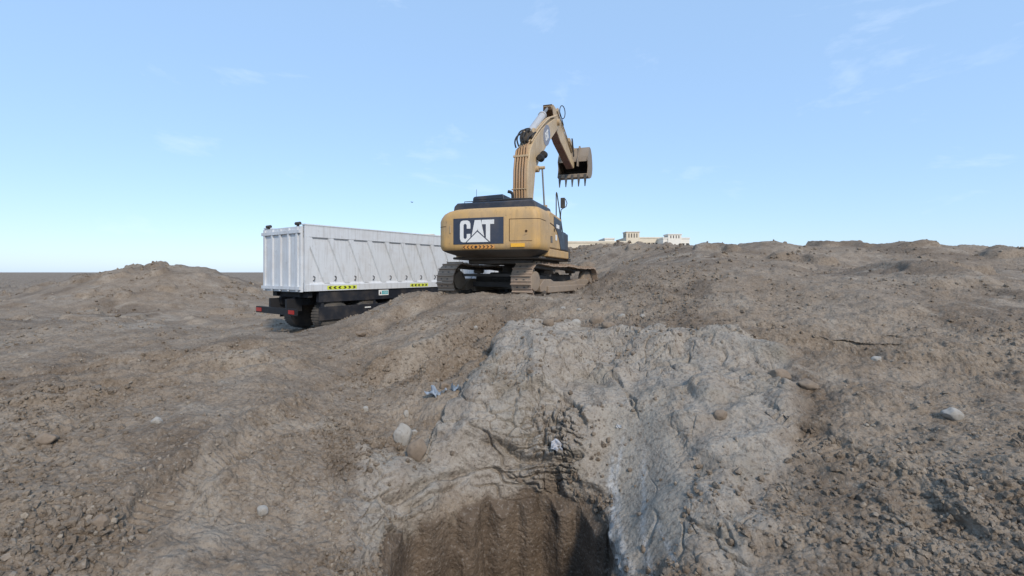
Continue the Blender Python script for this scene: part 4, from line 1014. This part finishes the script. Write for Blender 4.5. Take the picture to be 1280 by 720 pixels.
# ------------------------------------------------------------------ tipper trucks (local x forward from the tail, y left, z up)
def chevrons(mb, x0, x1, zc, h, y, out, rev, mi):
    n = max(2, int(round((x1 - x0) / .17))); w = (x1 - x0) / n; s = out
    for k in range(n):
        xc = x0 + (k + .5) * w; dr = 1 if k >= n / 2 else -1
        t = w * .42; a = w * .30
        poly = [(xc - dr * a, zc + h * .42), (xc - dr * a + dr * t, zc + h * .42), (xc + dr * a + dr * t * .3, zc), (xc - dr * a + dr * t, zc - h * .42), (xc - dr * a, zc - h * .42), (xc + dr * a - dr * t * .7, zc)]
        mb.prism(poly, y, y + .004 * s, 'y', mi)
def tipper(T, label, near, lean, tapes, plate_x, step=.75, arrows=1):
    """near: +1 when its left side faces the photograph, -1 its right; lean: run of each rib, forward positive going down"""
    R_ = empty('dump_truck', T['loc'], T['rz']); tag(R_, label, 'truck')
    L = 10.4; z0, z1 = 1.35, 3.40
    m = MB()
    for s in (-1, 1):
        y0, y1 = sorted((s * 1.12, s * 1.185)); m.box(0, L, y0, y1, z0 + .02, z1 - .02)              # skin
        y0, y1 = sorted((s * 1.10, s * 1.245)); m.prism([(y0 if s > 0 else y1, z1 - .38), (s * 1.19, z1 - .40), (s * 1.245, z1 - .36), (s * 1.245, z1 - .05), (s * 1.25, z1), (s * 1.10, z1)], 0, L, 'x')
        m.prism([(s * 1.10, z0), (s * 1.25, z0), (s * 1.25, z0 + .20), (s * 1.19, z0 + .27), (s * 1.10, z0 + .27)], 0, L, 'x')
        m.box(-.02, L + .02, *sorted((s * 1.08, s * 1.262)), z1 + .0, z1 + .035)
        x = .02
        k = 0
        while x < L - .3:
            a = x + (0 if lean > 0 else -lean); b = a + lean
            zt, zb = z1 - .37, z0 + .24
            xa0, xb0 = a, b
            if min(xa0, xb0) >= 0 and max(xa0, xb0) + .24 <= L:
                vs = []
                for (u, wv) in ((1.18, 0), (1.238, .035), (1.238, .215), (1.18, .25)):
                    vs.append((xa0 + wv, s * u, zt)); vs.append((xb0 + wv, s * u, zb))
                m.add(vs, [(0, 1, 3, 2), (2, 3, 5, 4), (4, 5, 7, 6), (0, 2, 4, 6), (1, 7, 5, 3), (0, 6, 7, 1)])
            x += step
        # end posts
        for e in (0, L - .16): m.box(e + .002, e + .158, *sorted((s * 1.11, s * 1.242)), z0 + .2, z1 - .3)
    m.box(0.02, L - .02, -1.12, 1.12, z0 + .01, z0 + .09)
    m.box(L - .08, L - .01, -1.12, 1.12, z0 + .09, z1 - .02)
    m.prism([(L - .5, z1 + .0), (L + .55, z1 + .25), (L + .58, z1 + .20), (L - .05, z1 - .05)], -1.1, 1.1, 'y')
    BD = m.build('tipper_body', M_tw, R_, smooth=0)
    # small hooks along the foot of each rib
    m = MB(); x = .3
    while x < L - .4:
        m.tube([(x, near * 1.20, z0 + .33), (x + .02, near * 1.25, z0 + .36), (x + .035, near * 1.24, z0 + .44), (x, near * 1.20, z0 + .47)], .014, 6); x += .75
    m.build('tarp_hook', M_blackd, BD)
    # tailgate
    m = MB(); m.box(-.09, -.01, -1.15, 1.15, z0 - .02, z1 - .04)
    for y_ in (-1.0, -.5, 0, .5, 1.0): m.box(-.14, -.088, y_ - .05, y_ + .05, z0, z1 - .08)
    for z_ in (z0 + .1, z1 - .2): m.box(-.15, -.09, -1.16, 1.16, z_ - .05, z_ + .05)
    TG = m.build('tailgate', M_tw, R_, smooth=0)
    m = MB()
    for y_ in (-.9, .9): m.lathe([(-.12, .05), (.12, .05)], (-.03, y_, z1 + .06), 'y', 12); m.box(-.06, 0, y_ - .03, y_ + .03, z1 - .1, z1 + .02)
    m.build('hinge', M_blackd, TG)
    m = MB(); m.box(-.30, -.20, -1.2, 1.2, .62, .82); m.box(-.20, .3, -.55, -.45, .7, 1.1); m.box(-.20, .3, .45, .55, .7, 1.1); BP = m.build('rear_bumper', M_chas, R_)
    m = MB()
    for y_ in (-1.0, 1.0): m.box(-.315, -.30, y_ - .16, y_ + .16, .66, .78)
    m.build('tail_light', M_red, BP)
    # hazard tape on the lower rail
    for (a, b) in tapes:
        m = MB(); y = near * 1.2505; m.box(a, b, *sorted((y, y + near * .003)), z0 + .035, z0 + .155); chevrons(m, a + .03, b - .03, z0 + .095, .10, y + near * .003, near, arrows, 1)
        m.build('hazard_tape', [M_tapey, M_black], R_, smooth=0)
    # chassis
    m = MB()
    for y_ in (-.42, .42): m.box(.1, 14.1, y_ - .06, y_ + .06, .88, 1.14)
    for x_ in (.3, 2.0, 4.0, 6.0, 8.0, 10.0): m.box(x_, x_ + .1, -.36, .36, .92, 1.1)
    for x_ in (.2, 2.0, 3.8, 5.6, 7.4, 9.6): m.box(x_, x_ + .14, -1.08, 1.08, 1.145, z0 - .002)
    for y_ in (-.7, .7): m.box(.1, L, y_ - .06, y_ + .06, 1.14 + .03, z0 - .004)
    CHS = m.build('chassis', M_chas, R_, smooth=0)
    m = MB()
    for s in (-1, 1):
        m.box(.5, 7.6, *sorted((s * 1.02, s * 1.20)), .98, 1.33)
        m.box(.5, 7.6, *sorted((s * 1.17, s * 1.215)), .40, .84)
        for x_ in (.6, 2.6, 4.6, 6.6): m.box(x_, x_ + .1, *sorted((s * 1.0, s * 1.168)), .45, 1.2)
    SK = m.build('side_guard', M_skirt, R_, bevel=.01)
    m = MB(); m.box(2.2, 2.45, *sorted((near * 1.216, near * 1.222)), .96 - .35 + .10, 1.0 - .35 + .10 ); m.build('side_marker', M_lamp, SK)
    def wheel(x, y, w, r=.52):
        m = MB(); s = 1 if y > 0 else -1
        m.lathe([(-w / 2, r * .62), (-w / 2, r * .9), (-w / 2 + .04, r * .985), (-w * .1, r), (w * .1, r), (w / 2 - .04, r * .985), (w / 2, r * .9), (w / 2, r * .62)], (x, y, r), 'y', 36)
        for k in range(36):
            t = 2 * PI * k / 36; M = Matrix.Translation((x, y, r)) @ Matrix.Rotation(t, 4, 'Y'); m.box(-.022, .022, -w / 2 + .03, w / 2 - .03, r - .01, r + .012, 0, M)
        o = m.build('wheel', M_tyre, R_)
        m = MB(); m.lathe([(0, .06), (.02 * s, .10), (-.02 * s, .13), (-.05 * s, .25), (0, .31), (.012 * s, .33), (-.1 * s, .33)], (x, y + s * (w / 2 - .01), r), 'y', 28)
        for k in range(10): t = 2 * PI * k / 10; m.lathe([(0, .014), (.03 * s, .014)], (x + .2 * math.cos(t), y + s * (w / 2 - .04), r + .2 * math.sin(t)), 'y', 6)
        m.build('rim', M_rim, o)
    for x in (1.1, 2.4, 3.7, 8.7, 10.0):
        for s in (-1, 1): wheel(x, s * .86, .56)
    for s in (-1, 1): wheel(13.2, s * 1.0, .32)
    # number plate on the guard rail
    m = MB(); y = near * 1.2155; m.box(plate_x, plate_x + .42, *sorted((near * 1.201, near * 1.222)), 1.12, 1.31, 0); 
    m.box(plate_x + .125 if near < 0 else plate_x + .02, plate_x + .40 if near < 0 else plate_x + .295, *sorted((near * 1.222, near * 1.2235)), 1.15, 1.28, 1)
    def pbox(u0, u1, v0, v1, mi):  # u from the reader's left
        a, b = (plate_x + u0, plate_x + u1) if near < 0 else (plate_x + .42 - u1, plate_x + .42 - u0)
        m.box(a, b, *sorted((near * 1.2232, near * 1.2246)), v0, v1, mi)
    pbox(.035, .085, 1.16, 1.22, 2); pbox(.045, .075, 1.22, 1.25, 2); pbox(.08, .10, 1.17, 1.20, 2)
    SEG = {'1': 'bc', '7': 'abc', '5': 'afgcd', '8': 'abcdefg', '3': 'abgcd'}
    for i, ch in enumerate('17583'):
        u = .165 + i * .043; v = 1.175; w = .026; h = .082; q = .007
        R7 = {'a': (u, u + w, v + h - q, v + h), 'd': (u, u + w, v, v + q), 'g': (u, u + w, v + h / 2 - q / 2, v + h / 2 + q / 2), 'b': (u + w - q, u + w, v + h / 2, v + h), 'c': (u + w - q, u + w, v, v + h / 2), 'f': (u, u + q, v + h / 2, v + h), 'e': (u, u + q, v, v + h / 2)}
        for c in SEG[ch]: pbox(*R7[c], 0)
    m.build('number_plate', [M_white, M_teal, M_black], R_, smooth=0)
    # tractor cab
    m = MB(); m.prism([(11.7, 1.0), (11.7, 3.0), (11.85, 3.2), (13.6, 3.2), (13.85, 3.0), (14.1, 2.0), (14.15, .55), (13.85, .5), (13.8, 1.0), (13.5, 1.18), (12.8, 1.18), (12.5, 1.0)], -1.2, 1.2, 'y')
    CBn = m.build('cab', M_tw2, R_, bevel=.05, seg=3)
    m = MB(); m.add([(14.03, -1.08, 2.05), (14.03, 1.08, 2.05), (13.86, 1.0, 2.92), (13.86, -1.0, 2.92), (14.115, -1.08, 2.05), (14.115, 1.08, 2.05), (13.89, 1.0, 2.92), (13.89, -1.0, 2.92)], [(0, 1, 2, 3), (4, 7, 6, 5), (0, 4, 5, 1), (1, 5, 6, 2), (2, 6, 7, 3), (3, 7, 4, 0)]); m.build('windscreen', M_glass, CBn)
    m = MB()
    for s in (-1, 1): m.prism([(12.6, 2.1), (12.6, 2.85), (13.6, 2.85), (13.85, 2.1)], s * 1.2, s * 1.21, 'y')
    m.build('side_window', M_glass, CBn)
    for s in (-1, 1):
        m = MB(); m.box(14.15, 14.19, s * .95 - .2, s * .95 + .2, .75, .95); m.build('headlight', M_lamp, CBn)
        m = MB(); m.tube([(13.9, s * 1.2, 2.8), (14.0, s * 1.45, 2.8), (14.0, s * 1.45, 2.2)], .02, 6); m.box(13.96, 14.04, s * 1.45 - .1, s * 1.45 + .1, 2.2, 2.7); m.build('mirror', M_black, CBn)
    m = MB(); m.box(14.15, 14.17, -.8, .8, 1.1, 1.8); m.build('grille', M_black, CBn)
    m = MB(); m.lathe([(0, .14), (1.6, .12), (1.6, .10), (2.0, .10)], (L + .35, 0, 1.2), 'z', 16); m.build('tipping_ram', M_steel, R_)
    m = MB(); m.box(10.9, 11.6, -1.15, -.6, .55, 1.1); m.box(10.9, 11.6, .6, 1.15, .55, 1.1); m.build('fuel_tank', M_rim, R_, bevel=.06)
    return R_
TP = [(.75, 1.85), (4.23, 5.15), (7.70, 8.65)]
t1 = tipper(T1, 'white ribbed tipper truck behind the excavator beyond the bank', -1, .62, TP, 2.80, arrows=1)
# dark vertical wording on the far truck, mostly hidden behind the excavator tail
m = MB()
for k, ch in enumerate(('m', 'c')):
    x0 = 4.95; z = 2.30 - k * .0
def stroke(mb, pts, w, y): 
    for (a, b), (c, d) in zip(pts, pts[1:]):
        v = Vector((c - a, d - b)).normalized(); n_ = Vector((-v.y, v.x)) * w / 2
        mb.prism([(a + n_.x, b + n_.y), (c + n_.x, d + n_.y), (c - n_.x, d - n_.y), (a - n_.x, b - n_.y)], y, y - .004, 'y')
bx, bz = 6.28, 2.10
stroke(m, [(bx, bz + .28), (bx + .22, bz + .28)], .035, -1.186); stroke(m, [(bx, bz + .18), (bx + .2, bz + .18)], .035, -1.186); stroke(m, [(bx, bz + .08), (bx + .2, bz + .08)], .035, -1.186); stroke(m, [(bx + .21, bz + .28), (bx + .21, bz + .08)], .035, -1.186)
stroke(m, [(bx + .02, bz - .05), (bx, bz - .15), (bx + .05, bz - .24), (bx + .18, bz - .24), (bx + .23, bz - .15), (bx + .21, bz - .05)], .035, -1.186)
m.build('side_lettering', M_black, t1, smooth=0)

# ------------------------------------------------------------------ far buildings
def P2(px, py, d): return Vector(((px - CX) / FX * d, d, -(py - HZ) / FX * d))
def building(name, label, cat, px0, px1, ptop, d, depth, mat, towers=(), wins=None, group=None, yaw=0, zb=-2.2, crenel=False, band=None):
    a = P2(px0, ptop, d); b = P2(px1, ptop, d); w = b.x - a.x; h = a.z - zb
    r = empty(name, ((a.x + b.x) / 2, d + depth / 2, zb), yaw); tag(r, label, cat, group)
    m = MB(); m.box(-w / 2, w / 2, -depth / 2, depth / 2, 0, h); 
    wl = m.build('wall', mat, r)
    m = MB(); t = .18
    m.box(-w / 2 - .12, w / 2 + .12, -depth / 2 - .12, -depth / 2 + .2, h, h + .35); m.box(-w / 2 - .12, w / 2 + .12, depth / 2 - .2, depth / 2 + .12, h, h + .35)
    m.box(-w / 2 - .12, -w / 2 + .2, -depth / 2 + .2, depth / 2 - .2, h, h + .35); m.box(w / 2 - .2, w / 2 + .12, -depth / 2 + .2, depth / 2 - .2, h, h + .35)
    m.build('parapet', mat, r)
    if wins:
        nx, nz, ww, wh, ztop = wins
        for i in range(nx):
            for j in range(nz):
                x = -w / 2 + (i + .5) * w / nx; z = h - ztop - j * (wh + 1.4)
                if z - wh < .4: continue
                m = MB(); m.box(x - ww / 2 - .1, x + ww / 2 + .1, -depth / 2 - .06, -depth / 2 + .02, z - wh - .1, z - wh); m.box(x - ww / 2 - .1, x + ww / 2 + .1, -depth / 2 - .06, -depth / 2 + .02, z, z + .1)
                m.box(x - ww / 2 - .1, x - ww / 2, -depth / 2 - .06, -depth / 2 + .02, z - wh, z); m.box(x + ww / 2, x + ww / 2 + .1, -depth / 2 - .06, -depth / 2 + .02, z - wh, z)
                W_ = m.build('window', mat, r, smooth=0)
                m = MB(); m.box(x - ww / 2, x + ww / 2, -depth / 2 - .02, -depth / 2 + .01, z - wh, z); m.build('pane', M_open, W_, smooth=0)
                if j == 0:
                    pass
    for (tx, tw, th, ns) in towers:     # wind towers with tall slots
        m = MB(); x0 = tx - tw / 2; m.box(x0, x0 + tw, -depth / 2 - .25, -depth / 2 - .25 + tw, h - 2.0, h + th); m.box(x0 - .15, x0 + tw + .15, -depth / 2 - .4, -depth / 2 - .1 + tw, h + th, h + th + .22)
        TW = m.build('wind_tower', mat, r, smooth=0)
        for k in range(ns):
            xx = x0 + (k + 1) * tw / (ns + 1); m = MB(); m.box(xx - tw * .035, xx + tw * .035, -depth / 2 - .27, -depth / 2 - .24, h + th * .12, h + th * .8)
            m.box(x0 - .02, x0 + .01, -depth / 2 - .25 + (k + .7) * tw / (ns + 1), -depth / 2 - .25 + (k + 1.0) * tw / (ns + 1), h + th * .12, h + th * .8)
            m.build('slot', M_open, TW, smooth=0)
    return r
building('low_building', 'long flat cream building with a straight roofline just right of the excavator', 'building', 690, 790, 303.5, 95, 9, M_cream, wins=(12, 1, 1.0, 1.2, 1.6))
building('roof_house', 'small white block house rising above the long flat cream building', 'building', 756, 768, 299, 120, 8, M_cream2, wins=(3, 1, .5, .8, .5))
building('wind_tower_house', 'cream house with a square wind tower at its left end right of the excavator', 'building', 783, 829, 298, 130, 12, M_cream, towers=((-3.4, 3.7, 1.7, 4),), wins=(9, 2, .8, 1.4, 1.2))
building('wind_tower_house', 'small white house with a single wind tower, rightmost building on the skyline', 'building', 829, 862, 298.5, 125, 12, M_cream2, towers=((-.5, 3.6, 1.1, 4),), wins=(6, 2, .8, 1.4, 1.2))
building('long_building', 'low pale building whose roof just shows over the truck rim beside the counterweight', 'building', 524, 556, 295.5, 140, 10, M_cream2, towers=((-1, 3, .5, 3),), wins=(8, 1, .7, .9, .8))
# birds
def bird(px, py, d, label, s=.35, roll=.2):
    m = MB(); P_ = P2(px, py, d)
    body = [(-.5, .02), (-.35, .07), (-.1, .1), (.2, .08), (.42, .05), (.5, .0)]
    m.tube([(x * s, 0, 0) for x, _ in body], [max(r * s, .004) for _, r in body], 8)
    for q in (-1, 1):
        m.add([(.18 * s, 0, .03 * s), (-.16 * s, 0, .03 * s), (-.12 * s, q * .5 * s, .28 * s), (.14 * s, q * .5 * s, .28 * s), (-.2 * s, q * 1.0 * s, .12 * s), (.02 * s, q * .5 * s, .25 * s), (0, 0, .05 * s), (-.0 * s, q * .5 * s, .31 * s)],
              [(0, 3, 7, 6), (6, 7, 2, 1), (3, 4, 7), (7, 4, 2), (0, 1, 2, 3), (3, 2, 4)])
    m.add([(-.45 * s, -.02, 0), (-.45 * s, .02, 0), (-.75 * s, .08 * s, 0), (-.75 * s, -.08 * s, 0), (-.45 * s, 0, .02)], [(0, 1, 2, 3), (0, 3, 4), (1, 4, 2), (4, 3, 2)])
    o = m.build('bird', M_black); o.location = P_; o.rotation_euler = (roll, 0, .9); tag(o, label, 'bird'); return o
bird(515, 253, 60, 'small dark bird flying low over the truck beside the excavator')

# ------------------------------------------------------------------ light, sky, camera
SUN_EL, SUN_AZ = math.radians(38), math.radians(155)     # azimuth from +Y (view direction) clockwise
w = bpy.data.worlds.new('World'); sc.world = w; w.use_nodes = True; nt = w.node_tree
bg = nt.nodes['Background']
sky = nt.nodes.new('ShaderNodeTexSky'); sky.sky_type = 'NISHITA'; sky.sun_disc = False
sky.sun_elevation = SUN_EL; sky.sun_rotation = SUN_AZ; sky.altitude = 0; sky.air_density = 1.0; sky.dust_density = .5; sky.ozone_density = 1.9
tcw = nt.nodes.new('ShaderNodeTexCoord')
mp = nt.nodes.new('ShaderNodeMapping'); mp.inputs['Scale'].default_value = (1, 1, 3.2); nt.links.new(tcw.outputs['Generated'], mp.inputs[0])
nz = noise(nt, 3.4, 7, .6, mp.outputs[0], .3)
cl = ramp(nt, nz, .60, .82, 0, .38)
skf = mix(nt, .7, sky.outputs[0], (1.95, 3.05, 4.7))
mx = mix(nt, cl, skf, (4.6, 5.2, 6.0))
nt.links.new(mx, bg.inputs['Color']); bg.inputs['Strength'].default_value = .14
sd = bpy.data.lights.new('sun', 'SUN'); sd.energy = 2.0; sd.angle = math.radians(8); sd.color = (1, .905, .785)
so = bpy.data.objects.new('sun', sd); COL.objects.link(so)
dv = Vector((math.sin(SUN_AZ) * math.cos(SUN_EL), math.cos(SUN_AZ) * math.cos(SUN_EL), math.sin(SUN_EL)))
so.rotation_euler = dv.to_track_quat('Z', 'Y').to_euler(); so.location = (0, 0, 30)
cd = bpy.data.cameras.new('camera'); cam = bpy.data.objects.new('camera', cd); COL.objects.link(cam); sc.camera = cam
cd.sensor_fit = 'HORIZONTAL'; cd.sensor_width = 36; cd.lens = 36 * FX / 1280; cd.shift_y = -(360 - HZ) / 1280
cd.clip_start = .05; cd.clip_end = 6000
cam.location = (0, 0, 0); cam.rotation_euler = (PI / 2, 0, 0)
sc.view_settings.view_transform = 'Standard'; sc.view_settings.look = 'None'; sc.view_settings.exposure = 0.66; sc.view_settings.gamma = 1
sc.render.resolution_x = 1024; sc.render.resolution_y = 576
